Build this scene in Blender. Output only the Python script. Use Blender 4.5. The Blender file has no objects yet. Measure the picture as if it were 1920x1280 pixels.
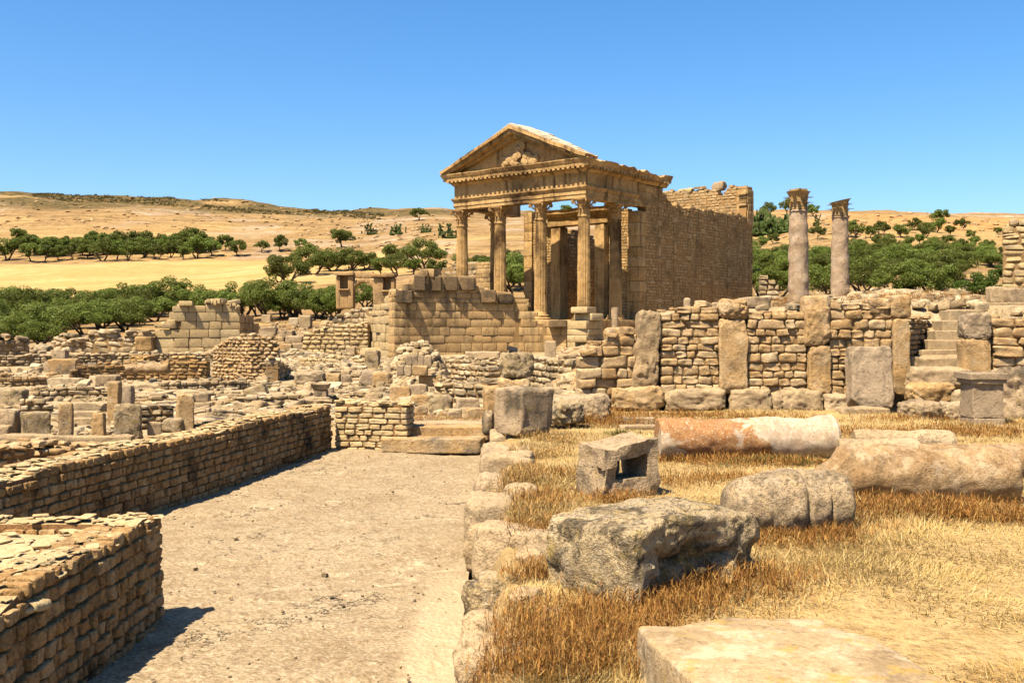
import bpy, math, random
import numpy as np
from math import radians, sin, cos, pi
S = bpy.context.scene
COL = S.collection
# ------------------------------------------------------------------ camera, sky, sun, exposure
EYE, FPX, CX, HY = 1.65, 1920.0, 960.0, 615.0
cam = bpy.data.objects.new("camera", bpy.data.cameras.new("camera"))
COL.objects.link(cam)
cam.location = (0, 0, EYE); cam.rotation_euler = (radians(90), 0, 0)
cam.data.lens = 36; cam.data.sensor_width = 36; cam.data.shift_y = (HY - 640) / 1920
cam.data.clip_start = .05; cam.data.clip_end = 5000
S.camera = cam
SUN_EL = radians(61)
SUNH = (-0.65, -0.76)                      # horizontal direction towards the sun (left, a little behind the camera)
world = bpy.data.worlds.new("World"); S.world = world; world.use_nodes = True
wn = world.node_tree; wn.nodes.clear()
sky = wn.nodes.new("ShaderNodeTexSky"); sky.sky_type = 'NISHITA'; sky.sun_disc = False
sky.sun_elevation = SUN_EL; sky.sun_rotation = math.atan2(SUNH[0], SUNH[1])
sky.air_density = 1.0; sky.dust_density = 1.4; sky.ozone_density = 4.5; sky.altitude = 300
hs = wn.nodes.new("ShaderNodeHueSaturation"); hs.inputs['Saturation'].default_value = 1.27
bg = wn.nodes.new("ShaderNodeBackground"); bg.inputs[1].default_value = 0.064
wo = wn.nodes.new("ShaderNodeOutputWorld")
wn.links.new(sky.outputs[0], hs.inputs['Color']); wn.links.new(hs.outputs[0], bg.inputs[0]); wn.links.new(bg.outputs[0], wo.inputs[0])
sd = bpy.data.lights.new("sun", 'SUN'); sd.energy = 5.0; sd.angle = radians(.53); sd.color = (1, .865, .665)
sun = bpy.data.objects.new("sun", sd); COL.objects.link(sun)
from mathutils import Vector
sun.rotation_euler = Vector((SUNH[0]*cos(SUN_EL), SUNH[1]*cos(SUN_EL), sin(SUN_EL))).to_track_quat('Z', 'Y').to_euler()
sun.location = (-30, -20, 60)
S.view_settings.view_transform = 'Standard'; S.view_settings.look = 'None'
S.view_settings.exposure = 1.70; S.view_settings.gamma = 1
S.cycles.max_bounces = 5; S.cycles.diffuse_bounces = 1; S.cycles.use_denoising = True

# ------------------------------------------------------------------ helpers
def at(px, py, Y): return np.array([(px-CX)/FPX*Y, Y, EYE-(py-HY)/FPX*Y])
def zat(py, Y): return EYE-(py-HY)/FPX*Y
def xat(px, Y): return (px-CX)/FPX*Y
def sstep(a, b, x):
    t = np.clip((x-a)/(b-a), 0, 1); return t*t*(3-2*t)
def hash3(i, j, k, seed):
    h = (i.astype(np.uint32)*np.uint32(374761393) + j.astype(np.uint32)*np.uint32(668265263)
         + k.astype(np.uint32)*np.uint32(2147483647) + np.uint32((seed*1274126177) & 0xffffffff))
    h = (h ^ (h >> np.uint32(13)))*np.uint32(1274126177)
    h = (h ^ (h >> np.uint32(16)))*np.uint32(2246822519)
    return ((h ^ (h >> np.uint32(15))) & np.uint32(0xffffff)).astype(np.float64)/0xffffff*2-1
np.seterr(over='ignore')
def vnoise(P, seed=0):
    P = np.asarray(P, float); I = np.floor(P).astype(np.int64); f = P-I; f = f*f*(3-2*f); r = 0
    for a in (0, 1):
        for b in (0, 1):
            for c in (0, 1):
                w = (f[:, 0] if a else 1-f[:, 0])*(f[:, 1] if b else 1-f[:, 1])*(f[:, 2] if c else 1-f[:, 2])
                r = r+w*hash3(I[:, 0]+a, I[:, 1]+b, I[:, 2]+c, seed)
    return r
def fbm(P, octv=3, seed=0, gain=.5):
    r = 0; a = 1.; P = np.asarray(P, float)
    for o in range(octv):
        r = r+a*vnoise(P*(2**o)+o*17.3, seed+o); a *= gain
    return r
WL = {}
def wloc(o): return np.array(WL[o.name])
def tag(o, label=None, cat=None, group=None, kind=None):
    if label: o['label'] = label
    if cat: o['category'] = cat
    if group: o['group'] = group
    if kind or label: o['kind'] = kind or 'thing'
    return o
def empty(name, loc, label=None, cat=None, group=None):
    o = bpy.data.objects.new(name, None); COL.objects.link(o); o.location = loc; o.empty_display_size = .2
    WL[o.name] = tuple(loc); return tag(o, label, cat, group)
def mesh(name, V, F, mats, col=None, mi=None, smooth=True):
    """F: one (M,k) array or a list of them"""
    if not isinstance(F, list): F = [F]
    F = [np.asarray(f, np.int64) for f in F if len(f)]
    me = bpy.data.meshes.new(name)
    nl = sum(f.size for f in F); nf = sum(len(f) for f in F)
    me.vertices.add(len(V)); me.vertices.foreach_set("co", np.ascontiguousarray(V, np.float32).ravel())
    me.loops.add(nl); me.loops.foreach_set("vertex_index", np.concatenate([f.ravel() for f in F]).astype(np.int32))
    tot = np.concatenate([np.full(len(f), f.shape[1]) for f in F]); st = np.concatenate([[0], np.cumsum(tot)[:-1]])
    me.polygons.add(nf); me.polygons.foreach_set("loop_start", st.astype(np.int32)); me.polygons.foreach_set("loop_total", tot.astype(np.int32))
    me.polygons.foreach_set("use_smooth", np.full(nf, bool(smooth)))
    if mi is not None: me.polygons.foreach_set("material_index", np.asarray(mi, np.int32))
    for m in (mats if isinstance(mats, (list, tuple)) else [mats]): me.materials.append(m)
    if col is not None:
        a = me.color_attributes.new("Col", 'FLOAT_COLOR', 'POINT')
        c = np.ones((len(V), 4), np.float32); c[:, :col.shape[1]] = col; a.data.foreach_set("color", c.ravel())
    me.update(calc_edges=True); me.validate()
    if smooth: me.set_sharp_from_angle(angle=radians(48))
    return me
def mk(name, V, F, mats, parent=None, col=None, mi=None, smooth=True, base=None):
    """world-space verts -> one object with its origin at its base"""
    V = np.asarray(V, float)
    if base is None: base = np.array([(V[:, 0].min()+V[:, 0].max())/2, (V[:, 1].min()+V[:, 1].max())/2, V[:, 2].min()])
    o = bpy.data.objects.new(name, mesh(name, V-base, F, mats, col, mi, smooth)); COL.objects.link(o)
    WL[o.name] = tuple(base)
    if parent is not None: o.parent = parent; o.location = base-wloc(parent)
    else: o.location = base
    return o
class Acc:
    """collects pieces into one mesh"""
    def __init__(s): s.V = []; s.F = {}; s.C = []; s.n = 0
    def add(s, V, F, c=None, m=0):
        V = np.asarray(V, float)
        for f in (F if isinstance(F, list) else [F]):
            f = np.asarray(f, np.int64)
            if len(f): s.F.setdefault((f.shape[1], m), []).append(f+s.n)
        s.V.append(V); s.n += len(V)
        c = np.array([.5, .5, .5] if c is None else c, float)
        s.C.append(np.broadcast_to(c, (len(V), 3)) if c.ndim == 1 else c)
        return s
    def build(s, name, mats, parent=None, smooth=True, base=None):
        F = []; mi = []
        for (k, m), fs in s.F.items():
            f = np.concatenate(fs); F.append(f); mi += [m]*len(f)
        return mk(name, np.concatenate(s.V), F, mats, parent, np.concatenate(s.C), mi, smooth, base)
_cg = {}
def cubegrid(n):
    if n in _cg: return _cg[n]
    t = np.linspace(-1, 1, n+1); idx = {}; V = []; F = []
    def vid(p):
        k = tuple(np.round(p, 6))
        if k not in idx: idx[k] = len(V); V.append(p)
        return idx[k]
    for ax in range(3):
        for s in (-1, 1):
            a, b = [(1, 2), (2, 0), (0, 1)][ax]
            for i in range(n):
                for j in range(n):
                    q = []
                    for (u, v) in ((i, j), (i+1, j), (i+1, j+1), (i, j+1)):
                        p = [0, 0, 0]; p[ax] = s; p[a] = t[u]; p[b] = t[v]; q.append(vid(p))
                    F.append(q if s > 0 else q[::-1])
    _cg[n] = (np.array(V, float), np.array(F)); return _cg[n]
def unitstone(n, k):
    V, F = cubegrid(n); V = np.sign(V)*np.abs(V)**(.85 if k < 10 else (.42 if k < 16 else .22))
    r = (np.abs(V)**k).sum(1)**(1/k)
    return V/np.maximum(r, 1e-6)[:, None], F
def chip(V, cnt, lo, hi, seed):
    R = np.random.default_rng(seed+17)
    for i in range(cnt):
        d = R.normal(size=3); d /= np.linalg.norm(d); sup = np.abs(d).sum()*R.uniform(lo, hi); V = V-np.maximum(0, V @ d-sup)[:, None]*d
    return V
def rotz(V, a):
    c, s = cos(a), sin(a); W = V.copy(); W[:, 0] = c*V[:, 0]-s*V[:, 1]; W[:, 1] = s*V[:, 0]+c*V[:, 1]; return W
def rotx(V, a):
    c, s = cos(a), sin(a); W = V.copy(); W[:, 1] = c*V[:, 1]-s*V[:, 2]; W[:, 2] = s*V[:, 1]+c*V[:, 2]; return W
def roty(V, a):
    c, s = cos(a), sin(a); W = V.copy(); W[:, 0] = c*V[:, 0]+s*V[:, 2]; W[:, 2] = -s*V[:, 0]+c*V[:, 2]; return W
def stoneV(c, d, rz=0, rx=0, ry=0, n=8, k=7, amp=.03, fr=3., seed=0, fn=None, fine=.35, chips=8):
    """one weathered stone; c = centre of its base, d = full size"""
    U, F = unitstone(n, k); d = np.array(d, float)
    if chips and k < 15: U = chip(U, chips, .66, .9, seed) if k < 6.5 else chip(U, chips//2+1, .80, .95, seed)
    if fn is not None: U = fn(U)
    V = U*d/2; sc = d.mean()
    N = U/np.maximum(np.linalg.norm(U, axis=1), 1e-6)[:, None]
    fine = fine*(1.7 if n >= 18 and k < 16 else 1)
    q = fbm(V/sc*fr+seed*7.1, 3, seed)+fine*fbm(V/sc*fr*4+seed*3.3, 2, seed+9)
    g = np.stack([vnoise(V/sc*fr*.5+50+seed, seed+20+i) for i in range(3)], 1)
    V = V+N*(q*amp*sc)[:, None]+g*amp*sc
    if rx: V = rotx(V, rx)
    if ry: V = roty(V, ry)
    if rz: V = rotz(V, rz)
    V = V-np.array([0, 0, V[:, 2].min()])
    return V+np.array(c, float), F
def tube(P, R, seg=6, cap=True):
    """tapered tube along points"""
    P = np.array(P, float); n = len(P); V = []; F = []
    T = np.gradient(P, axis=0); T /= np.maximum(np.linalg.norm(T, axis=1), 1e-9)[:, None]
    for i in range(n):
        a = np.array([0, 0, 1.]) if abs(T[i, 2]) < .9 else np.array([1., 0, 0])
        b = np.cross(T[i], a); b /= np.linalg.norm(b); c = np.cross(T[i], b)
        for j in range(seg):
            t = 2*pi*j/seg; V.append(P[i]+R[i]*(cos(t)*b+sin(t)*c))
    for i in range(n-1):
        for j in range(seg):
            F.append([i*seg+j, i*seg+(j+1) % seg, (i+1)*seg+(j+1) % seg, (i+1)*seg+j])
    V = np.array(V); Fq = np.array(F)
    if cap:
        V = np.vstack([V, P[:1], P[-1:]]); k = n*seg
        T3 = [[k, (j+1) % seg, j] for j in range(seg)]+[[k+1, (n-1)*seg+j, (n-1)*seg+(j+1) % seg] for j in range(seg)]
        return V, [Fq, np.array(T3)]
    return V, [Fq]
def lathe(prof, seg=32, c=(0, 0, 0), rfun=None, cap=True):
    """prof: list of (r,z); rfun(theta, z) multiplies the radius"""
    prof = np.array(prof, float); n = len(prof); th = np.arange(seg)*2*pi/seg
    R = np.repeat(prof[:, :1], seg, 1); Z = np.repeat(prof[:, 1:2], seg, 1); TH = np.repeat(th[None], n, 0)
    if rfun is not None: R = R*rfun(TH, Z)
    V = np.stack([R*np.cos(TH), R*np.sin(TH), Z], -1).reshape(-1, 3)+np.array(c, float)
    i, j = np.meshgrid(np.arange(n-1), np.arange(seg), indexing='ij')
    F = np.stack([i*seg+j, i*seg+(j+1) % seg, (i+1)*seg+(j+1) % seg, (i+1)*seg+j], -1).reshape(-1, 4)
    if cap:
        V = np.vstack([V, [[c[0], c[1], c[2]+prof[0, 1]], [c[0], c[1], c[2]+prof[-1, 1]]]]); k = n*seg
        T3 = [[k, (j+1) % seg, j] for j in range(seg)]+[[k+1, (n-1)*seg+j, (n-1)*seg+(j+1) % seg] for j in range(seg)]
        return V, [F, np.array(T3)]
    return V, [F]
BOXF = np.array([[0, 3, 2, 1], [4, 5, 6, 7], [0, 1, 5, 4], [1, 2, 6, 5], [2, 3, 7, 6], [3, 0, 4, 7]])
def prism(path, th, zb, zt):
    """solid ribbon: path points, thickness behind the front, bottom and top heights per point"""
    P = np.array(path, float); n = len(P); T = np.gradient(P, axis=0); T /= np.linalg.norm(T, axis=1)[:, None]
    N = np.stack([T[:, 1], -T[:, 0]], 1); B = P-N*th
    zb = np.broadcast_to(zb, (n,)); zt = np.broadcast_to(zt, (n,))
    V = np.concatenate([np.column_stack([P, zb]), np.column_stack([P, zt]), np.column_stack([B, zt]), np.column_stack([B, zb])])
    F = []
    for i in range(n-1):
        for r in range(4):
            a, b = r*n, ((r+1) % 4)*n; F.append([a+i, a+i+1, b+i+1, b+i])
    F += [[0, n, 2*n, 3*n], [n-1, 4*n-1, 3*n-1, 2*n-1]]
    return V, np.array(F)
class Path:
    def __init__(s, pts):
        s.P = np.array(pts, float); s.L = np.concatenate([[0], np.cumsum(np.linalg.norm(np.diff(s.P, axis=0), axis=1))]); s.len = s.L[-1]
    def at(s, u):
        return np.array([np.interp(u, s.L, s.P[:, 0]), np.interp(u, s.L, s.P[:, 1])])
    def tan(s, u):
        d = s.at(min(u+.05, s.len))-s.at(max(u-.05, 0)); return d/np.linalg.norm(d)
_tm = {}
def templates(n, k, amp, cnt=14):
    key = (n, k, amp)
    if key not in _tm:
        L = []
        for i in range(cnt):
            U, F = unitstone(n, k*(.8+.5*((i*37 % 10)/10)))
            U = chip(U, 8, .66, .88, i*3+n) if k < 8 else (chip(U, 5, .80, .95, i*3+n) if k < 16 else chip(U, 3, .88, .98, i*3+n))
            V = U*(1+amp*.6*fbm(U*1.3+i*5.7, 2, i+3)[:, None])+amp*.7*np.stack([vnoise(U*.9+i*9.1, 40+i+j) for j in range(3)], 1)
            V += .35*amp*np.stack([vnoise(U*3.1+i*4.1, 70+i+j) for j in range(3)], 1)
            L.append(V)
        _tm[key] = (np.array(L), F)
    return _tm[key]
def place_stones(acc, cen, dim, ang, tilt, rnd, n=3, k=5, amp=.1, m=0, roll=None):
    """vectorised: many stones at once"""
    T, F = templates(n, k, amp); M = len(cen)
    if M == 0: return
    cen = np.array(cen, float); dim = np.array(dim, float); ang = np.array(ang, float); tilt = np.array(tilt, float)
    ti = (np.array(rnd)[:, 0]*9973).astype(int) % len(T)
    V = T[ti]*(dim/2)[:, None, :]
    ct, st = np.cos(tilt)[:, None], np.sin(tilt)[:, None]
    x, z = V[..., 0]*ct-V[..., 2]*st, V[..., 0]*st+V[..., 2]*ct
    y = V[..., 1]
    if roll is not None:
        cr, sr = np.cos(roll)[:, None], np.sin(roll)[:, None]; y, z = y*cr-z*sr, y*sr+z*cr
    ca, sa = np.cos(ang)[:, None], np.sin(ang)[:, None]
    W = np.stack([x*ca-y*sa, x*sa+y*ca, z], -1)+cen[:, None, :]
    nv = T.shape[1]
    FF = (F[None]+(np.arange(M)*nv)[:, None, None]).reshape(-1, 4)
    acc.add(W.reshape(-1, 3), FF, np.repeat(np.array(rnd)[:, :3], nv, 0), m)
def masonry(acc, pts, zb, top, th, ch=(.1, .14), sw=(.12, .25), gap=.012, n=3, k=5, amp=.1, out=.015, seed=1,
            core=True, tilt=.03, chains=None, cap=0, lean=0., mort=1, inset=None, facing=0, capm=0, capflat=.4):
    """coursed stone wall; its front is on the right-hand side of the path. chains: list of (u0,u1) columns of tall blocks"""
    R = random.Random(seed); P = Path(pts); tf = top if callable(top) else (lambda u: top)
    zf = zb if callable(zb) else (lambda u: zb)
    cen, dim, ang, tl, rnd = [], [], [], [], []
    zmin = min(zf(u) for u in np.linspace(0, P.len, 12)); zmax = max(tf(u) for u in np.linspace(0, P.len, 60))
    def put(u0, u1, z0, z1, big=False):
        um = (u0+u1)/2; p = P.at(um); t = P.tan(um); N = np.array([t[1], -t[0]])
        o = R.uniform(-out, out)+(.02 if big else 0)
        hh = (z0+z1)/2; q = p-N*(th/2-o+lean*(hh-zmin))
        for side in ((0, 1) if facing else (0,)):
            dd = facing*R.uniform(.8, 1.25) if facing else th+R.uniform(-.02, .02)
            if facing: q = p-N*((dd/2-o if side == 0 else th-dd/2+o*.5)+lean*(hh-zmin))
            cen.append((q[0], q[1], hh)); dim.append((u1-u0-gap, dd, z1-z0-gap)); ang.append(math.atan2(t[1], t[0]))
            tl.append(R.gauss(0, tilt) if not big else 0); rnd.append((R.random(), R.random(), min(1, max(0, (hh-zmin)/max(.1, zmax-zmin)))))
    z = zmin; spans = [(0, P.len)]
    if chains:
        spans = []; a = 0
        for (c0, c1) in chains:
            if c0 > a: spans.append((a, c0))
            a = c1
        if a < P.len: spans.append((a, P.len))
        for (c0, c1) in chains:
            zz = zmin; flip = R.random() < .5; mid = (c0+c1)/2
            while zz < tf(mid)-.05:
                h = R.uniform(.75, 1.25) if flip else R.uniform(.32, .45); h = min(h, max(.12, tf(mid)-zz))
                e = 0 if flip else (c1-c0)*.35
                put(max(0, c0-e), min(P.len, c1+e), zz, zz+h, True); zz += h; flip = not flip
    while z < zmax-.02:
        h = R.uniform(*ch)
        for (a, b) in spans:
            u = a-R.uniform(0, sw[0])*.5 if a == 0 else a
            u = max(u, a)
            while u < b-.02:
                w = R.uniform(*sw)*(1 if R.random() > .12 else 1.5)
                if b-(u+w) < sw[0]*.6: w = b-u
                um = u+w/2; tz = tf(um); bz = zf(um)
                if z+h*.45 < tz and z+h*.6 > bz:
                    put(u, u+w, max(z, bz-.02) if z < bz else z, min(z+h, tz+h*.25))
                u += w
        z += h
    place_stones(acc, cen, dim, ang, tl, rnd, n, k, amp)
    if cap:                                     # loose flat stones bedded on the wall top
        cen, dim, ang, tl, rnd = [], [], [], [], []
        for i in range(int(P.len*cap)):
            u = R.uniform(0, P.len); p = P.at(u); t = P.tan(u); N = np.array([t[1], -t[0]]); s = R.uniform(.5, 1.3)*sw[1]*.6
            q = p-N*(R.uniform(.12*th, .88*th)+lean*(tf(u)-zmin))
            cen.append((q[0], q[1], tf(u)+R.uniform(-.02, .25)*s)); dim.append((s, s*R.uniform(.6, 1), s*R.uniform(.6, 1.2)*capflat))
            ang.append(R.uniform(0, 3)); tl.append(R.gauss(0, .12)); rnd.append((R.random(), R.random(), 1))
        place_stones(acc, cen, dim, ang, tl, rnd, n, k, amp, capm)
    if core:
        ins = out+.012+gap if inset is None else inset
        us = np.linspace(0.02, P.len-.02, max(3, int(P.len/max(.2, sw[0]))))
        pp = np.array([P.at(u)-np.array([P.tan(u)[1], -P.tan(u)[0]])*ins for u in us])
        zt = np.array([tf(u) for u in us])-ch[0]*.45; zbm = np.array([min(zf(u), z_-.02) for u, z_ in zip(us, zt)])
        if facing: zt = zt+ch[0]*.40
        V, F = prism(pp, max(.04, th-2*ins), zbm, zt)
        if lean:
            NN = np.tile(np.array([[P.tan(u)[1], -P.tan(u)[0]] for u in us]), (4, 1)); V[:, :2] -= NN*lean*(V[:, 2]-zmin)[:, None]
        if facing and capm:                     # mortared top
            tp_ = np.zeros(len(F), bool); tp_[1:4*(len(us)-1):4] = True; acc.add(V, F[~tp_], (.5, .5, .5), mort); acc.add(V, F[tp_], (.6, .5, .9), capm)
        else: acc.add(V, F, (.5, .5, .5), mort)
    return acc

# ------------------------------------------------------------------ materials (all procedural)
def _n(nt, t, **k):
    n = nt.nodes.new(t)
    for a, v in k.items():
        if a.startswith('i_'): n.inputs[a[2:].replace('_', ' ')].default_value = v
        else: setattr(n, a, v)
    return n
ALB = .50                                   # all base colours below are written for a white card of 1.9; this brings them to real reflectances
def rgba(c): return (c[0]*ALB, c[1]*ALB, c[2]*ALB, 1)
def mixc(nt, f, a, b, mode='MIX'):
    m = _n(nt, 'ShaderNodeMix', data_type='RGBA', blend_type=mode); L = nt.links
    for sock, v in ((0, f), (6, a), (7, b)):
        if hasattr(v, 'is_output'): L.new(v, m.inputs[sock])
        elif sock == 0: m.inputs[0].default_value = v
        else: m.inputs[sock].default_value = rgba(v)
    return m.outputs[2]
def ramp(nt, f, a, b, ca=0., cb=1.):
    m = _n(nt, 'ShaderNodeMapRange'); nt.links.new(f, m.inputs[0])
    m.inputs[1].default_value = a; m.inputs[2].default_value = b; m.inputs[3].default_value = ca; m.inputs[4].default_value = cb
    return m.outputs[0]
def mathn(nt, op, a, b=0.):
    m = _n(nt, 'ShaderNodeMath', operation=op)
    for i, v in enumerate((a, b)):
        if hasattr(v, 'is_output'): nt.links.new(v, m.inputs[i])
        else: m.inputs[i].default_value = v
    return m.outputs[0]
def noise(nt, vec, scale, detail=5, rough=.6, dist=0.):
    n = _n(nt, 'ShaderNodeTexNoise'); n.inputs['Scale'].default_value = scale; n.inputs['Detail'].default_value = detail
    n.inputs['Roughness'].default_value = rough; n.inputs['Distortion'].default_value = dist; nt.links.new(vec, n.inputs['Vector']); return n.outputs[0]
def newmat(name, rough=.9):
    m = bpy.data.materials.new(name); m.use_nodes = True; nt = m.node_tree; b = nt.nodes['Principled BSDF']
    b.inputs['Roughness'].default_value = rough; b.inputs['Specular IOR Level'].default_value = .15
    g = _n(nt, 'ShaderNodeNewGeometry'); a = _n(nt, 'ShaderNodeAttribute', attribute_name='Col')
    s = _n(nt, 'ShaderNodeSeparateColor'); nt.links.new(a.outputs['Color'], s.inputs[0])
    return m, nt, b, g.outputs['Position'], s.outputs
def bump(nt, b, h, strength=.5, dist=.02):
    n = _n(nt, 'ShaderNodeBump'); n.inputs['Strength'].default_value = strength; n.inputs['Distance'].default_value = dist
    nt.links.new(h, n.inputs['Height']); nt.links.new(n.outputs[0], b.inputs['Normal'])
def stone_mat(name, c0, c1, c2, stain=(.10, .085, .06), amt=.35, sc=3., lichen=None, lamt=0., dark=None, damt=0., bs=.6, bd=.02, pale=None, pamt=0., streak=0.):
    sat = lambda c: (c[0]*1.04, c[1]*.955, c[2]*.85)
    c0, c1, c2 = sat(c0), sat(c1), sat(c2); pale = sat(pale) if pale else None
    m, nt, b, pos, col = newmat(name)
    base = mixc(nt, ramp(nt, col[0], 0, .55), c0, c1); base = mixc(nt, ramp(nt, col[0], .5, 1), base, c2)
    n1 = noise(nt, pos, sc*.7, 6, .65); n2 = noise(nt, pos, sc*5, 5, .7); n3 = noise(nt, pos, sc*22, 3, .6)
    base = mixc(nt, ramp(nt, n2, .35, .7, 0, .55), base, tuple(x*.62 for x in c0))
    base = mixc(nt, ramp(nt, n3, .42, .75, 0, .5), base, tuple(min(.8, x*1.3) for x in c2))
    n4 = noise(nt, pos, sc*9, 4, .75); base = mixc(nt, ramp(nt, n4, .56, .66, 0, .45), base, tuple(x*.38 for x in c0))
    # weathering with a shape of its own, some stones more than others
    sm = mathn(nt, 'MULTIPLY', ramp(nt, n1, .56-.12*amt, .70-.10*amt), ramp(nt, col[1], 0, 1, .35, 1.15))
    sm = mathn(nt, 'MULTIPLY', sm, min(1., amt*1.9)); base = mixc(nt, sm, base, stain)
    if streak:
        mp = _n(nt, 'ShaderNodeMapping'); mp.inputs['Scale'].default_value = (1.1, 1.1, .12); nt.links.new(pos, mp.inputs[0])
        ns = noise(nt, mp.outputs[0], 1.6, 5, .65); base = mixc(nt, ramp(nt, ns, .52, .68, 0, streak), base, stain)
    if pale:
        np_ = noise(nt, pos, sc*1.7, 5, .7); base = mixc(nt, ramp(nt, np_, .5, .62, 0, pamt), base, pale)
    if dark:
        nd = noise(nt, pos, sc*1.3, 7, .72, .4); base = mixc(nt, ramp(nt, nd, .52, .60, 0, damt), base, dark)
    if lichen:
        nl = noise(nt, pos, sc*2.2, 6, .7, .3); base = mixc(nt, ramp(nt, nl, .56, .66, 0, lamt), base, lichen)
    nt.links.new(base, b.inputs['Base Color'])
    bh = mathn(nt, 'ADD', mathn(nt, 'SUBTRACT', n2, mathn(nt, 'MULTIPLY', ramp(nt, n4, .54, .68), .5)), mathn(nt, 'MULTIPLY', n3, .7)); bump(nt, b, bh, min(1., bs*1.25), bd*1.15)
    return m
M = {}
M['court'] = stone_mat('court_wall_stone', (.32, .185, .07), (.46, .30, .13), (.60, .44, .24), (.05, .035, .02), .55, 2)
M['mortar'] = stone_mat('red_mortar', (.36, .21, .095), (.36, .21, .095), (.43, .27, .13), (.12, .08, .05), .3, 4)
M['fill'] = stone_mat('earth_fill', (.36, .24, .11), (.36, .24, .11), (.42, .29, .15), (.14, .10, .06), .3, 3)
M['rubwall'] = stone_mat('fieldstone', (.44, .27, .115), (.60, .41, .21), (.68, .53, .34), (.17, .13, .09), .30, 2.2, pale=(.70, .60, .43), pamt=.35)
M['ortho'] = stone_mat('orthostat_stone', (.50, .33, .15), (.55, .38, .19), (.60, .44, .24), (.20, .165, .12), .55, 1.6, pale=(.66, .55, .38), pamt=.5, bd=.03)
M['grey'] = stone_mat('grey_stone', (.46, .36, .235), (.52, .41, .28), (.58, .47, .33), (.11, .088, .06), .65, 2.2, lichen=(.40, .29, .07), lamt=.35, bd=.03)
M['white'] = stone_mat('pale_stone', (.48, .37, .225), (.54, .425, .27), (.60, .49, .34), (.26, .20, .13), .35, 2.5, bd=.025)
M['rubble'] = stone_mat('rubble_stone', (.34, .235, .125), (.56, .42, .25), (.72, .61, .45), (.10, .08, .055), .6, 1.6)
M['ashlar'] = stone_mat('ashlar_stone', (.50, .33, .155), (.56, .385, .19), (.60, .43, .23), (.09, .07, .045), .30, .9, bd=.02, streak=.45)
M['pashlar'] = stone_mat('pale_ashlar', (.56, .42, .22), (.62, .48, .27), (.66, .54, .34), (.12, .10, .07), .28, .9)
M['temple'] = stone_mat('temple_stone', (.56, .34, .135), (.66, .43, .19), (.74, .52, .26), (.085, .045, .018), .62, .55, bd=.03, streak=.9)
M['tmortar'] = stone_mat('temple_mortar', (.40, .245, .10), (.40, .245, .10), (.45, .29, .13), (.10, .07, .04), .3, .8)
M['twall'] = stone_mat('temple_rubble_stone', (.50, .30, .115), (.64, .42, .185), (.74, .54, .29), (.12, .075, .04), .36, .7, streak=.45)
M['grey_warm'] = stone_mat('stained_upright', (.40, .28, .15), (.46, .34, .19), (.52, .40, .25), (.085, .068, .048), 1.0, 1.3, pale=(.62, .51, .34), pamt=.4, bd=.03)
M['greyslab'] = stone_mat('grey_slab_stone', (.40, .315, .22), (.44, .355, .25), (.48, .395, .29), (.15, .12, .08), .7, 1.6, bd=.02)
M['tread'] = stone_mat('tread_stone', (.48, .37, .22), (.52, .41, .26), (.56, .46, .30), (.25, .19, .12), .5, 2.0)
M['roof'] = stone_mat('roof_slab_stone', (.60, .52, .40), (.66, .58, .46), (.72, .65, .54), (.20, .16, .11), .3, 1.2)
M['slab'] = stone_mat('lichen_slab', (.42, .31, .17), (.47, .36, .21), (.52, .41, .26), (.22, .155, .085), .6, 2.6, lichen=(.52, .33, .05), lamt=.6, pale=(.68, .60, .46), pamt=.6, bs=.5, bd=.012)
M['drum'] = stone_mat('column_stone', (.42, .295, .16), (.46, .335, .19), (.50, .375, .225), (.28, .155, .065), .8, 3.2, pale=(.62, .52, .38), pamt=.6, dark=(.22, .14, .07), damt=.5, bd=.02)
M['boulder'] = stone_mat('lichen_boulder', (.54, .41, .235), (.62, .48, .29), (.68, .55, .35), (.13, .095, .06), .55, 3.2, lichen=(.52, .36, .07), lamt=.55,
                         dark=(.05, .04, .028), damt=.75, bs=.9, bd=.035, pale=(.70, .62, .48), pamt=.6)
M['tcap'] = stone_mat('temple_capital_stone', (.50, .315, .13), (.55, .36, .16), (.60, .43, .22), (.10, .07, .04), .4, 1.2)
M['ashlar_dark'] = stone_mat('stained_ashlar', (.54, .36, .17), (.62, .43, .215), (.68, .50, .27), (.055, .045, .03), .42, .6, bd=.02, streak=.6)
def plain(name, c, rough=.6):
    m = bpy.data.materials.new(name); m.use_nodes = True; b = m.node_tree.nodes['Principled BSDF']; b.inputs['Base Color'].default_value = rgba(c); b.inputs['Roughness'].default_value = rough; b.inputs['Specular IOR Level'].default_value = .1; return m
M['board'] = plain('dark_board', (.02, .02, .022))
M['black'] = stone_mat('blackened_stone', (.10, .08, .055), (.20, .145, .085), (.32, .23, .13), (.03, .025, .02), .7, 1.2)
M['twall_sunlit'] = stone_mat('sunlit_wall_stone', (.44, .29, .13), (.56, .40, .21), (.64, .49, .29), (.09, .06, .035), .3, .7)  # paler variant of the temple wall stone; the rear wall's sunlight is in its colour
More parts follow.
